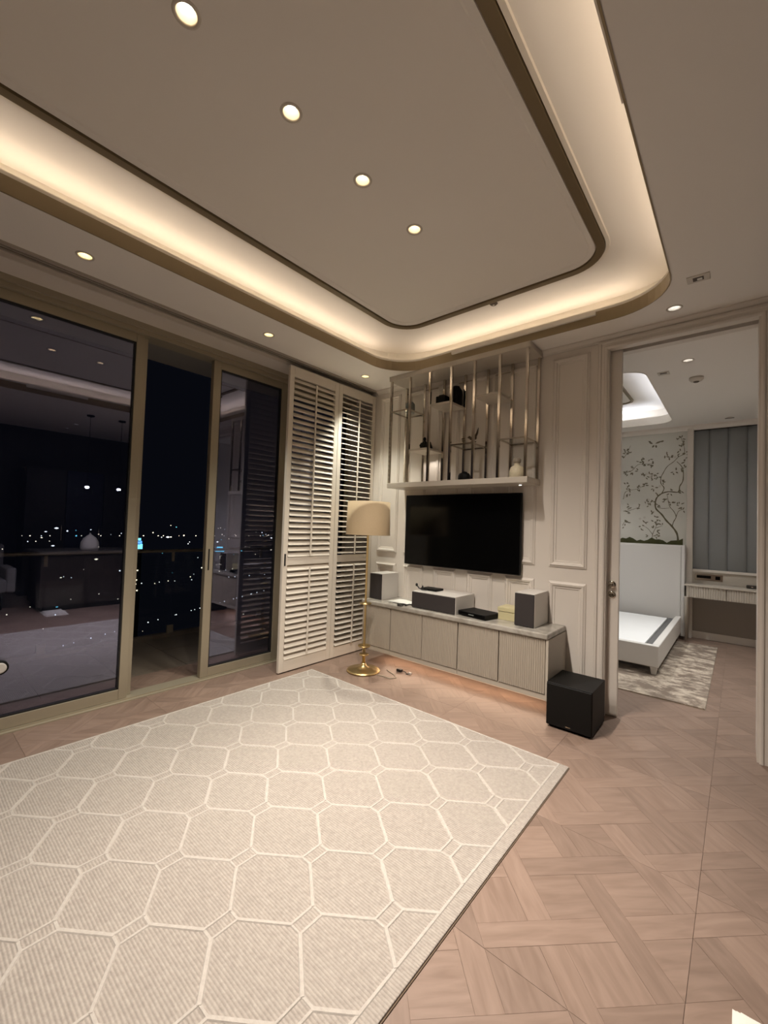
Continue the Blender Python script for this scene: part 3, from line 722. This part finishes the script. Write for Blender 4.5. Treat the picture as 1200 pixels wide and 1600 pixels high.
figure(-2.59, 3.68, .3, .145, 'taller black seated figure on the lower left tray')
figure(-2.482, 3.60, -.3, .11, 'shorter black seated figure on the lower left tray')
t = thing('bird_sculpture', 'bronze bird with raised tail on a twig, on the glass tray', 'sculpture', (-2.05, 3.66, ZB))
MB().tube([(-.10, 0, .012), (-.05, .01, .030), (0, 0, .018), (.05, -.01, .040), (.085, 0, .030)], [.006, .006, .007, .006, .004], 8).build('twig', 'darkbronze', t)
MB().sphere((.055, -.008, .066), .040, .018, .020).build('body', 'darkbronze', t)
MB().sphere((.014, -.008, .080), .015, .013, .014).build('head', 'darkbronze', t)
MB().tube([(.002, -.008, .080), (-.014, -.008, .078)], [.005, .001], 6).build('beak', 'darkbronze', t)
MB().tube([(.078, -.008, .078), (.098, -.008, .115), (.110, -.008, .165)], [.012, .010, .003], 6).build('tail', 'darkbronze', t)
for a, b, c in ((-.085, .03, .03), (-.045, -.02, .05), (-.06, .0, .075)): MB().sphere((a, b, c), .020, .010, .007, 10, 6).build('leaf', 'darkbronze', t)
t = thing('lidded_pot', 'small black ribbed pot on the bottom board of the shelf', 'pot', (-2.085, 3.66, SZ0+.052))
MB().lathe([(.052, 0), (.060, .010), (.058, .055), (.046, .078), (.03, .082)], 40, flute=.04, nf=10).build('body', 'black', t); MB().lathe([(.032, .080), (.026, .092), (.008, .098)], 20).build('lid', 'black', t)
t = thing('stoppered_bottle', 'squat cream textured bottle with stone stopper on the bottom board', 'bottle', (-1.545, 3.655, SZ0+.052))
MB().lathe([(.056, 0), (.068, .012), (.066, .070), (.054, .105), (.030, .118), (.024, .132), (.026, .138)], 28).build('body', 'cream', t); MB().lathe([(.022, .136), (.034, .150), (.036, .176), (.022, .192), (.008, .195)], 18).build('stopper', 'stone', t)
for dx, s in ((-.02, .032), (.045, .024)):
    t = thing('small_cube', 'larger tiny dark cube on the right upper solid tray' if s > .03 else 'smaller tiny dark cube on the right upper solid tray', 'ornament', (-1.755+dx, 3.62, ZA), 'tiny dark cubes')
    link('cube', bevbox_mesh('cube', 'darkbronze', -s/2, s/2, -s/2, s/2, 0, s, .004, 2), t)

# ------------------------------------------------------------------ loudspeakers and devices on the worktop
TZ = CTOP-.002
def speaker(name, label, x0, x1, y0, y1, hgt):
    t = thing(name, label, 'loudspeaker', ((x0+x1)/2, (y0+y1)/2, TZ), 'white loudspeakers')
    wx, wy = (x1-x0)/2, (y1-y0)/2
    bevbox('cabinet_body', 'spkwhite', t, -wx, wx, -wy+.014, wy, 0, hgt, .003); bevbox('front_baffle', 'spkwhite', t, -wx, wx, -wy+.005, -wy+.015, 0, hgt, .002)
    bevbox('grille', 'grille', t, -wx+.004, wx-.004, -wy-.008, -wy+.006, .006, hgt-.006, .003)
    return t
speaker('bookshelf_speaker', 'white bookshelf speaker with dark grille at the lamp end of the worktop', -3.125, -2.953, 3.478, 3.76, .282)
speaker('bookshelf_speaker', 'white bookshelf speaker with dark grille at the subwoofer end', -1.462, -1.290, 3.478, 3.80, .280)
speaker('center_speaker', 'long white center speaker with dark grille in the middle of the worktop', -2.507, -2.008, 3.425, 3.79, .163)
t = thing('media_player', 'thin black box lying on top of the long center speaker', 'media player', (-2.40, 3.62, TZ+.163))
bevbox('case', 'black', t, -.095, .095, -.07, .07, .003, .022, .004); bevbox('foot', 'black', t, -.08, .08, -.055, .055, 0, .004, .001)
t = thing('cable_plug', 'tangle of small black plugs at the left of the center speaker', 'cable', (-2.46, 3.50, TZ+.163))
MB().tube([(.06, .03, .010), (.02, .0, .012), (-.01, -.01, .024), (-.035, -.01, .050)], .006, 8).build('lead', 'cable', t); MB().sphere((-.04, -.01, .056), .014, .012, .018, 10, 6).build('plug', 'cable', t); MB().sphere((.012, .02, .030), .010, .010, .024, 10, 6).build('plug', 'cable', t)
t = thing('set_top_box', 'flat black set-top box in front of the wall panel on the worktop', 'set-top box', (-1.83, 3.555, TZ), None, R(-10))
bevbox('case', 'black', t, -.155, .155, -.115, .115, .006, .046, .006, 3); bevbox('front_panel', 'blackgloss', t, -.148, .148, -.118, -.113, .012, .040, .002); bevbox('foot', 'black', t, -.12, .12, -.09, .09, 0, .008, .002); box('display', 'greygreen', t, -.03, .03, -.1186, -.118, .022, .030)
t = thing('lidded_box', 'pale gold lidded keepsake box behind the right speaker', 'box', (-1.567, 3.68, TZ))
bevbox('body', 'giltbox', t, -.095, .095, -.09, .09, 0, .072, .004); bevbox('lid', 'giltbox', t, -.099, .099, -.094, .094, .075, .112, .005); MB().sphere((.05, 0, .125), .012, .012, .014).build('knob', 'giltbox', t)
t = thing('paper_sheet', 'loose pale sheet lying between the left speaker and center speaker', 'paper', (-2.72, 3.56, TZ+.004))
g = MB(); loops = [[(-.13+.26*i/8, -.10+.2*j/6, .002+.006*math.sin(i*.8)*math.sin(j*.6+.4)**2) for i in range(9)] for j in range(7)]
g.bridge(loops, closed=False); g.build('sheet', 'paper', t).modifiers.new('thickness', 'SOLIDIFY').thickness = .0012
t = thing('cable_loop', 'loop of black cable on the worktop edge left of the center speaker', 'cable', (-2.60, 3.41, TZ))
MB().tube([(.09*math.cos(a)*.5-.02, .045*math.sin(a), .008) for a in [k*2*math.pi/20 for k in range(19)]], .006, 8).build('loop', 'cable', t); MB().tube([(.025, -.0, .010), (.06, .02, .02), (.085, .05, .015)], .007, 8).build('plug', 'cable', t)

# subwoofer
t = thing('subwoofer', 'black cube subwoofer standing on the floor beside the cabinets', 'subwoofer', (-.97, 3.5285, 0))
bevbox('cabinet_body', 'black', t, -.164, .164, -.180, .190, .014, .335, .006, 3); bevbox('grille', 'black', t, -.160, .160, -.194, -.181, .020, .329, .006, 3)
bevbox('badge', 'darkbronze', t, -.016, .016, -.1955, -.194, .034, .039, .0005, 1)
for sx in (-.13, .13):
    for sy in (-.15, .15): MB().lathe([(.018, 0), (.020, .015)], 14).build('foot', 'black', t, (sx, sy, 0))

# ------------------------------------------------------------------ floor lamp
lamp = thing('floor_lamp', 'brass floor lamp with a tan drum shade standing off the rug corner', 'floor lamp', (-2.935, 3.206, 0))
MB().lathe([(.165, 0), (.172, .008), (.168, .016), (.150, .022), (.090, .030), (.040, .048), (.026, .070), (.022, .085)], 40).build('base', 'brass', lamp)
MB().lathe([(.016, .08), (.016, .15), (.020, .155), (.016, .16), (.016, .235), (.013, .245), (.011, .5), (.011, 1.42), (.016, 1.425), (.016, 1.48)], 20).build('pole', 'brass', lamp)
MB().lathe([(.018, .158), (.046, .162), (.050, .170), (.046, .176), (.018, .178)], 28).build('collar', 'brass', lamp)
MB().lathe([(.016, .240), (.030, .246), (.062, .250), (.064, .262), (.056, .258), (.016, .254)], 28).build('tray', 'brass', lamp)
MB().lathe([(.013, .675), (.018, .68), (.060, .684), (.062, .692), (.018, .694), (.013, .70)], 28).build('upper_tray', 'brass', lamp)
shd = MB(); n = 48
shd.bridge([circ(0, 0, .228, 1.395, n), circ(0, 0, .220, 1.735, n), circ(0, 0, .217, 1.735, n), circ(0, 0, .225, 1.395, n), circ(0, 0, .228, 1.395, n)], smooth=True)
so_ = shd.build('lamp_shade', 'shade', lamp)
MB().bridge([circ(0, 0, .2285, 1.394, n), circ(0, 0, .2295, 1.395, n), circ(0, 0, .2293, 1.404, n), circ(0, 0, .228, 1.404, n)], smooth=True).build('hem', 'shade', so_)
MB().tube([(-.217, 0, 1.715), (.217, 0, 1.715)], .003, 6).tube([(0, -.217, 1.715), (0, .217, 1.715)], .003, 6).build('spider', 'brass', so_)
MB().lathe([(.012, 1.48), (.030, 1.52), (.032, 1.56), (.012, 1.60)], 16).build('bulb', 'spkwhite', lamp)
t = thing('lamp_cord', 'thin cord running from the brass lamp to the cabinet', 'cord', (-2.80, 3.25, .004))
MB().tube([(.05, -.05, .006), (.10, -.02, .0), (.20, -.02, 0), (.23, .04, 0), (.16, .09, 0), (.08, .12, 0), (.02, .15, .0)], .004, 6).build('cord', 'cablegrey', t)
t = thing('power_adapter', 'small black plug adapter on the floor under the cabinet', 'adapter', (-2.66, 3.46, 0))
bevbox('case', 'cable', t, -.03, .03, -.018, .018, .001, .028, .005); MB().tube([(.03, 0, .014), (.07, .02, .006), (.10, -.02, .006), (.13, .01, .006)], .004, 6).build('lead', 'cable', t); bevbox('plug', 'spkwhite', t, .11, .14, -.004, .02, .001, .022, .003)

# towel lying on the floor at the right
t = thing('folded_towel', 'folded white towel lying on the parquet near the island', 'towel', (.18, 1.66, 0))
for k in range(3):
    bm = bmesh.new(); bmesh.ops.create_grid(bm, x_segments=18, y_segments=12, size=.5)
    for v in bm.verts:
        x, y = v.co.x, v.co.y
        v.co = Vector((x*(.38-.02*k), y*(.27-.015*k)+.004*math.sin(9*x+k), .006+k*.011+.003*math.sin(7*x+2*y+k)))
    me = bpy.data.meshes.new('fold'); bm.to_mesh(me); bm.free(); me.materials.append(M['towel'])
    link('fold', me, t).modifiers.new('thickness', 'SOLIDIFY').thickness = .009

# ------------------------------------------------------------------ bedroom furniture
br = thing('bedroom_rug', 'mottled brown and cream rug under the bed', 'rug', (-1.7, 5.93, 0))
bevbox('pile', 'bedrug', br, -1.45, 1.48, -1.32, 1.32, .001, .012, .003); bevbox('binding', 'cablegrey', br, -1.452, 1.482, -1.322, 1.322, .0, .005, .001)
bed = thing('bed', 'low white upholstered bed frame with a tall headboard and bare platform', 'bed', (-1.62, 5.27, 0))
bw = .98
bevbox('foot_rail', 'upbed', bed, -bw, bw, 0, .07, .098, .325, .012, 3)
for s in (-1, 1): bevbox('side_rail', 'upbed', bed, s*bw-(.07 if s > 0 else 0), s*bw+(.07 if s < 0 else 0), .07, 2.20, .098, .325, .012, 3)
hb = bevbox('headboard', 'upbed', bed, -bw+.004, bw-.004, 2.19, 2.30, .05, 1.340, .015, 3)
bevbox('headboard_frame', 'upbed', hb, bw-.002, bw+.036, 2.16, 2.36, .05, 1.352, .006); bevbox('headboard_frame', 'upbed', hb, -bw-.036, -bw+.002, 2.16, 2.36, .05, 1.352, .006); bevbox('headboard_frame', 'upbed', hb, -bw+.003, bw-.003, 2.28, 2.36, .05, 1.352, .006)
box('platform_base', 'beddark', bed, -bw+.07, bw-.07, .07, 2.19, .20, .28)
bevbox('platform_board', 'bedboard', bed, -bw+.08, bw-.15, .075, 2.02, .28, .305, .004)
for sx in (-.93, .93):
    for sy in (.06, 2.1):
        MB().bridge([[(sx-.022, sy-.022, .0), (sx+.022, sy-.022, .0), (sx+.022, sy+.022, .0), (sx-.022, sy+.022, .0)], [(sx-.034, sy-.034, .10), (sx+.034, sy-.034, .10), (sx+.034, sy+.034, .10), (sx-.034, sy+.034, .10)]], caps=(True, True)).build('leg', 'upbed', bed, (0, 0, .012))
# upholstered wall panels behind the desk
for k in range(6):
    x0 = -.555+k*.2105
    bm = bmesh.new(); bmesh.ops.create_grid(bm, x_segments=8, y_segments=2, size=.5)
    for v in bm.verts: v.co = Vector((x0+.105+v.co.x*.2085, BBY-.012-.022*math.sqrt(max(0, 1-(2*v.co.x)**2*.96)), 2.035+v.co.y*2.05))
    me = bpy.data.meshes.new('upholstered_panel'); bm.to_mesh(me); bm.free(); me.materials.append(M['upgrey']); me.polygons.foreach_set('use_smooth', [True]*len(me.polygons))
    link('upholstered_panel', me, mural_wall).modifiers.new('thickness', 'SOLIDIFY').thickness = .01
box('panel_backing', 'gasket', mural_wall, -.53, BRX, BBY-.012, BBY, 1.0, 3.07)
bevbox('panel_ledge', 'wall', mural_wall, -.53, BRX, BBY-.06, BBY, .975, 1.01, .004); box('lower_board', 'shelfpaint', mural_wall, -.53, BRX, BBY-.035, BBY, .80, .975)
sk = bevbox('socket_plate', 'chrome', mural_wall, -.50, -.18, BBY-.042, BBY-.035, .855, .945, .003)
bevbox('socket', 'blackgloss', sk, -.48, -.315, BBY-.045, BBY-.041, .885, .925, .002); bevbox('socket', 'blackgloss', sk, -.265, -.21, BBY-.045, BBY-.041, .875, .925, .002)
box('skirting', 'wall', mural_wall, -.53, BRX, BBY-.016, BBY, 0, .10)
dk = thing('vanity_desk', 'slim white wall desk with fluted drawers under the grey panels', 'desk', (-.60, 7.375, 0))
bevbox('top', 'shelfpaint', dk, 0, 1.38, -.012, .275, .785, .808, .004)
for k in range(2):
    a, b = .03+k*.44, .03+k*.44+.432
    if k == 1: b = 1.35
    d = MB(); nr = 16 if k == 0 else 34; st = (b-a)/nr; pts = [(a, .03)]
    for q in range(nr): pts += [(a+(q+.08)*st, .010), (a+(q+.3)*st, .002), (a+(q+.7)*st, .002), (a+(q+.92)*st, .010)]
    pts.append((b, .03))
    d.bridge([[(x, y, z) for x, y in pts] for z in (.628, .782)], caps=(True, True)); d.build('fluted_drawer', 'shelfpaint', dk)
box('drawer_case', 'shelfpaint', dk, .02, 1.36, .03, .265, .624, .786)
for sx in (.022, 1.355):
    for sy in (.02, .25): MB().lathe([(.013, 0), (.024, .62), (.026, .63)], 16).build('leg', 'shelfpaint', dk, (sx, sy, 0))
t = thing('eyeglasses_case', 'small dark case at the back of the white desk', 'case', (.13, 7.58, .809))
link('case', bevbox_mesh('case', 'kitchendark', -.06, .06, -.03, .03, 0, .045, .014, 3), t); bevbox('clasp', 'chrome', t, -.01, .01, -.034, -.028, .015, .03, .002)

# painted tree on the wallpaper: thin raised paint
TREE = {"trunk1": [[-0.709, 1.402], [-0.725, 1.522], [-0.787, 1.629], [-0.858, 1.713], [-0.921, 1.811], [-0.995, 1.897], [-1.007, 1.985], [-0.987, 2.072], [-0.925, 2.133], [-0.833, 2.161], [-0.712, 2.152], [-0.698, 2.236], [-0.659, 2.32], [-0.655, 2.453], [-0.676, 2.539], [-0.736, 2.616]], "br1": [[-0.925, 2.133], [-0.895, 2.218], [-0.937, 2.294], [-0.938, 2.381], [-0.908, 2.454], [-0.857, 2.55], [-0.776, 2.619], [-0.717, 2.688], [-0.648, 2.731], [-0.649, 2.84], [-0.69, 2.99]], "br2": [[-0.787, 1.629], [-0.767, 1.703], [-0.738, 1.776], [-0.769, 1.861], [-0.82, 1.934], [-0.841, 2.032], [-0.852, 2.106]], "br3": [[-0.738, 1.776], [-0.709, 1.861], [-0.66, 1.885]], "br4": [[-0.975, 1.922], [-0.912, 1.903], [-0.82, 1.91]], "sh1": [[-1.042, 1.385], [-1.038, 1.498], [-0.992, 1.624], [-0.983, 1.736]], "sh2": [[-1.038, 1.498], [-1.098, 1.583], [-1.163, 1.631]], "sh3": [[-0.992, 1.599], [-0.909, 1.638]], "l1": [[-1.454, 2.472], [-1.329, 2.517], [-1.252, 2.602], [-1.154, 2.608], [-1.035, 2.606]], "l2": [[-1.448, 2.053], [-1.427, 2.157], [-1.37, 2.195], [-1.247, 2.217], [-1.149, 2.277]], "l3": [[-1.445, 1.858], [-1.355, 1.871], [-1.222, 1.923]], "l4": [[-1.454, 1.624], [-1.42, 1.689], [-1.363, 1.678]], "l5": [[-1.458, 2.721], [-1.401, 2.808], [-1.357, 2.921]]}
WID = {'trunk1': (.026, .008), 'br1': (.012, .005), 'br2': (.012, .005), 'sh1': (.010, .004)}
LEAF = [[-0.68,2.965],[-0.729,2.946],[-0.649,2.876],[-0.679,2.843],[-0.638,2.742],[-0.698,2.771],[-0.629,2.727],[-0.869,2.737],[-0.879,2.713],[-0.828,2.672],[-0.777,2.705],[-0.737,2.714],[-0.637,2.645],[-0.637,2.596],[-0.646,2.525],[-0.685,2.503],[-0.745,2.47],[-0.785,2.448],[-0.969,2.395],[-0.991,2.434],[-0.896,2.317],[-0.916,2.293],[-1.041,2.21],[-1.02,2.235],[-0.998,2.14],[-0.812,2.13],[-0.782,2.19],[-0.712,2.14],[-0.672,2.163],[-1.135,2.011],[-1.081,1.998],[-1.091,1.947],[-1.039,2.01],[-0.965,1.959],[-0.892,2.008],[-0.862,2.045],[-0.79,1.995],[-0.81,1.983],[-0.73,1.958],[-0.67,1.921],[-0.65,1.885],[-0.69,1.97],[-1.153,1.682],[-1.185,1.631],[-1.206,1.58],[-1.047,1.822],[-0.994,1.76],[-0.952,1.73],[-1.014,1.685],[-0.972,1.674],[-1.034,1.585],[-0.971,1.562],[-0.92,1.65],[-1.086,1.471],[-0.949,1.501],[-0.991,1.475],[-0.928,1.477],[-1.431,2.496],[-1.396,2.455],[-1.353,2.57],[-1.329,2.491],[-1.251,2.512],[-1.242,2.653],[-1.198,2.662],[-1.154,2.685],[-1.089,2.667],[-1.035,2.6],[-1.067,2.589],[-1.131,2.581],[-1.186,2.598],[-1.406,2.287],[-1.372,2.298],[-1.393,2.234],[-1.347,2.155],[-1.381,2.13],[-1.259,2.256],[-1.236,2.178],[-1.193,2.292],[-1.15,2.303],[-1.138,2.264],[-1.367,1.949],[-1.355,1.91],[-1.4,1.858],[-1.343,1.833],[-1.221,1.91],[-1.211,1.948],[-1.42,1.715],[-1.374,1.665],[-1.43,1.611],[-1.412,2.783],[-1.379,2.871],[-1.436,2.837],[-1.446,2.746],[-1.367,2.805],[-1.162,2.443],[-1.129,2.403],[-1.184,2.431],[-1.065,2.387],[-1.043,2.374],[-1.087,2.439],[-1.023,2.436]]
MY = 7.6995
brn, lev, flw, mos = MB(), MB(), MB(), MB()
def ribbon(mb, pts, w0, w1):
    sm = []
    for i in range(len(pts)-1):
        p0, p1, p2, p3 = [Vector(pts[max(0, min(len(pts)-1, k))]) for k in (i-1, i, i+1, i+2)]
        for q in range(4):
            u = q/4; sm.append(.5*((2*p1)+(p2-p0)*u+(2*p0-5*p1+4*p2-p3)*u*u+(3*p1-p0-3*p2+p3)*u**3))
    sm.append(Vector(pts[-1])); loops = []
    for i, p in enumerate(sm):
        d = (sm[min(i+1, len(sm)-1)]-sm[max(i-1, 0)]).normalized(); n = Vector((-d.y, d.x)); wd = (w0+(w1-w0)*i/(len(sm)-1))*(1+.15*math.sin(i*1.7))/2
        loops.append([(p.x+n.x*wd, MY-.0002, p.y+n.y*wd), (p.x, MY-.0016, p.y), (p.x-n.x*wd, MY-.0002, p.y-n.y*wd)])
    mb.bridge(loops, closed=False)
def petal(mb, x, z, a, L, wd):
    i = len(mb.v); ca, sa = math.cos(a), math.sin(a)
    for u, v, e in ((0, 0, .0003), (.35, .5, .0006), (.7, .42, .0006), (1, 0, .0003), (.7, -.42, .0006), (.35, -.5, .0006)):
        xx, zz = u*L, v*wd; mb.v.append((x+xx*ca-zz*sa, MY-e-random.uniform(0, .0012), z+xx*sa+zz*ca))
    mb.f.append([i+k for k in range(6)]); mb.sm.append(False)
for rep in (0, -1.02, -2.04):
    for k, pts in TREE.items():
        w0, w1 = WID.get(k, (.008, .004)); ribbon(brn, [(x+rep, z) for x, z in pts], w0, w1)
    for i, (x, z) in enumerate(LEAF):
        for q in range(2 if i % 3 else 3):
            petal(lev, x+rep+random.uniform(-.012, .012), z+random.uniform(-.012, .012), random.uniform(0, 6.28), random.uniform(.034, .054), random.uniform(.014, .021))
    for x, z in ((-1.13, 2.45), (-1.05, 2.43), (-1.08, 2.40), (-1.46+.03, 2.09), (-1.21, 1.74), (-1.15, 1.76), (-1.1, 2.04), (-1.36, 1.89), (-.95, 2.25), (-.76, 2.69)):
        for q in range(5): petal(flw, x+rep, z, q*1.257, .022, .016)
    for a, L, x, z in ((2.6, .06, -1.05, 2.92), (.35, .10, -1.02, 2.92), (.30, .05, -.95, 2.94), (-2.2, .05, -1.03, 2.90), (2.5, .05, -1.07, 2.94), (-1.4, .05, -1.01, 2.90)): petal(lev, x+rep, z, a, L, .026)
pts = []; xx = -3.55
top = [(xx+.05*k, 1.415+.022*math.sin(k*.9)+.016*math.sin(k*2.3)) for k in range(60)]
top = [p for p in top if p[0] < -.61]
mos.bridge([[(x, MY-.0002, 1.30) for x, z in top], [(x, MY-.002, z-.02) for x, z in top], [(x, MY-.0002, z) for x, z in top]], closed=False)
for mb, nm, mt in ((brn, 'painted_branches', 'muralbranch'), (lev, 'painted_leaves', 'muralleaf'), (flw, 'painted_blossoms', 'muralflower'), (mos, 'painted_moss', 'muralmoss')):
    o = mb.build(nm, mt, mural_wall)
    if nm in ('painted_leaves', 'painted_blossoms'): o['kind'] = 'stuff'

# ------------------------------------------------------------------ kitchen side of the room (seen only in the window reflection)
isl = thing('kitchen_island', 'dark veneered kitchen island with a stone top', 'island', (.78, 2.45, 0))
bevbox('body', 'kitchendark', isl, -.42, .42, -.95, .95, .08, .88, .004); box('plinth', 'gasket', isl, -.38, .38, -.9, .9, 0, .08); bevbox('stone_top', 'islandtop', isl, -.46, .46, -.99, .99, .88, .92, .006)
for i, y in enumerate((2.05, 2.51)):
    t = thing('pendant_lamp', ['small glass pendant lamp over the near end of the island', 'small glass pendant lamp over the far end of the island'][i], 'pendant lamp', (.45, y, HC), 'island pendants')
    MB().lathe([(.055, 0), (.055, -.02), (.02, -.03)], 20).build('ceiling_rose', 'black', t); MB().tube([(0, 0, -.02), (0, 0, -1.10)], .003, 6).build('cable', 'black', t)
    MB().lathe([(.018, -1.10), (.022, -1.14), (.030, -1.155)], 16).build('lamp_holder', 'black', t)
    MB().bridge([circ(0, 0, .035, -1.15), circ(0, 0, .075, -1.19), circ(0, 0, .085, -1.28)], smooth=True).build('glass_shade', 'railglass', t)
    MB().sphere((0, 0, -1.185), .03, .03, .022).build('bulb', 'bulb', t)
t = thing('cloth_dome', 'white domed cover standing on the kitchen island', 'cover', (.55, 2.16, .92))
MB().lathe([(.120, 0), (.130, .04), (.125, .13), (.09, .20), (.04, .245), (.012, .262)], 24).build('dome', 'towel', t); MB().sphere((0, 0, .27), .015, .015, .018).build('knob', 'towel', t)
ac = thing('armchair', 'grey upholstered armchair standing by the kitchen wall', 'armchair', (1.25, .85, 0))
bevbox('seat', 'sofagrey', ac, -.36, .36, -.36, .36, .26, .46, .05, 3); bevbox('backrest', 'sofagrey', ac, .24, .40, -.38, .38, .30, .98, .06, 3)
for s in (-1, 1): bevbox('arm', 'sofagrey', ac, -.36, .34, s*.40-.06, s*.40+.06, .26, .64, .04, 3)
for sx in (-.3, .3):
    for sy in (-.3, .3): MB().lathe([(.015, 0), (.024, .27)], 12).build('leg', 'black', ac, (sx, sy, 0))
for i, (y0, y1) in enumerate(((1.55, 2.15), (2.16, 2.76), (2.77, 3.37))):
    t = thing('tall_cupboard', ['tall dark kitchen cupboard nearest the armchair', 'tall dark kitchen cupboard in the middle of the row', 'tall dark kitchen cupboard nearest the panelled wall'][i], 'cupboard', (RX1-.005, (y0+y1)/2, 0), 'tall kitchen cupboards')
    hw_ = (y1-y0)/2
    box('carcass', 'kitchendark', t, -.56, 0, -hw_, hw_, .08, 2.35); bevbox('door', 'kitchenblue' if i == 1 else 'kitchendark', t, -.58, -.56, -hw_+.003, hw_-.003, .09, 2.34, .002); box('plinth', 'gasket', t, -.52, 0, -hw_, hw_, 0, .08); bevbox('handle', 'chrome', t, -.61, -.58, hw_-.06, hw_-.045, 1.0, 1.3, .003)

# ------------------------------------------------------------------ night city
city = {'a': [], 'b': [], 'c': []}
CM = {'a': emit('city_light_warm', (1.0, .86, .62), 1.7), 'b': emit('city_light_white', (.92, .97, 1.0), 1.7), 'c': emit('city_light_cyan', (.18, .72, .95), 1.0), 'd': emit('city_light_blue', (.10, .35, .95), .9)}
G = -105.0
def city_pt(mb, d, th, z, s, asp=1.0):
    x, y = -d*math.cos(th), d*math.sin(th)
    s *= .62; i = len(mb.v)
    mb.v += [(x-s, y, z), (x, y-s*asp, z), (x+s, y, z), (x, y+s*asp, z), (x, y, z-s), (x, y, z+s)]
    for a, b in ((0, 1), (1, 2), (2, 3), (3, 0)):
        mb.f += [[i+a, i+b, i+5], [i+b, i+a, i+4]]; mb.sm += [False, False]
cmb = {k: MB() for k in 'abc'}
rc = random.Random(5)
for _ in range(240):
    el = rc.choice([rc.uniform(.9, 2.6), rc.uniform(1.2, 3.2), rc.uniform(2.2, 8), rc.uniform(4, 17)])
    d = (-G+rc.uniform(-25, 15))/math.tan(R(el)); th = R(rc.uniform(-25, 62))
    s = d*.0021*rc.choice([.5, .6, .7, .8, 1.0, 1.3]); city_pt(cmb[rc.choice('aaabbbc')], d, th, G+rc.uniform(2, 25), s, rc.choice([1, 1, 1, 2.2]))
def street(d0, t0, d1, t1, n, k):
    for q in range(n):
        u = q/(n-1)+rc.uniform(-.02, .02); x = -(d0*math.cos(R(t0))*(1-u)+d1*math.cos(R(t1))*u); y = d0*math.sin(R(t0))*(1-u)+d1*math.sin(R(t1))*u
        d = math.hypot(x, y); city_pt(cmb[k], d, math.atan2(y, -x), G+8, d*.0021*rc.uniform(.5, 1.0))
street(330, -5, 620, 34, 34, 'b'); street(720, 20, 980, 48, 20, 'b'); street(520, 2, 900, 30, 12, 'a'); street(2400, 10, 3200, 40, 22, 'a')
for k in 'abc':
    me = cmb[k].mesh('city_lights', None); me.materials.append(CM[k]); o = link('city_lights', me)
    o['kind'] = 'stuff'; tag(o, {'a': 'scattered warm street and window lights of the night city', 'b': 'scattered white lights of the night city', 'c': 'scattered cyan lights of the night city'}[k], 'city lights')
def tower(th, d, ztop, wdt, label, crown):
    x, y = -d*math.cos(R(th)), d*math.sin(R(th))
    t = thing('distant_tower', label, 'building', (x, y, G), 'distant towers', -R(th))
    Hh = ztop-G
    box('shaft', 'tower', t, -wdt/2, wdt/2, -wdt/2, wdt/2, 0, Hh)
    for q, (f0, f1, k) in enumerate(((0, .42, .55), (.5, .72, .48), (.8, 1.0, .36))):
        me = MB().box(-wdt*k, wdt*k, -wdt*k, wdt*k, Hh+crown*f0, Hh+crown*f1).mesh('crown_tier', None); me.materials.append(CM['c' if q != 1 else 'd']); link('crown_tier', me, t)
    box('crown_core', 'tower', t, -wdt*.3, wdt*.3, -wdt*.3, wdt*.3, Hh, Hh+crown*.98)
    for k in range(7):
        zz = Hh*rc.uniform(.35, .97); yy = rc.uniform(-.4, .4)*wdt
        mw = MB().box(wdt/2, wdt/2+.4, yy-.5, yy+.5, zz, zz+.8).mesh('lit_window', None); mw.materials.append(CM['a']); link('lit_window', mw, t)
tower(19.3, 420, -26, 7, 'distant dark tower with a glowing cyan crown', 9)
tower(28.4, 900, -62, 15, 'distant low tower with a small cyan sign', 9)
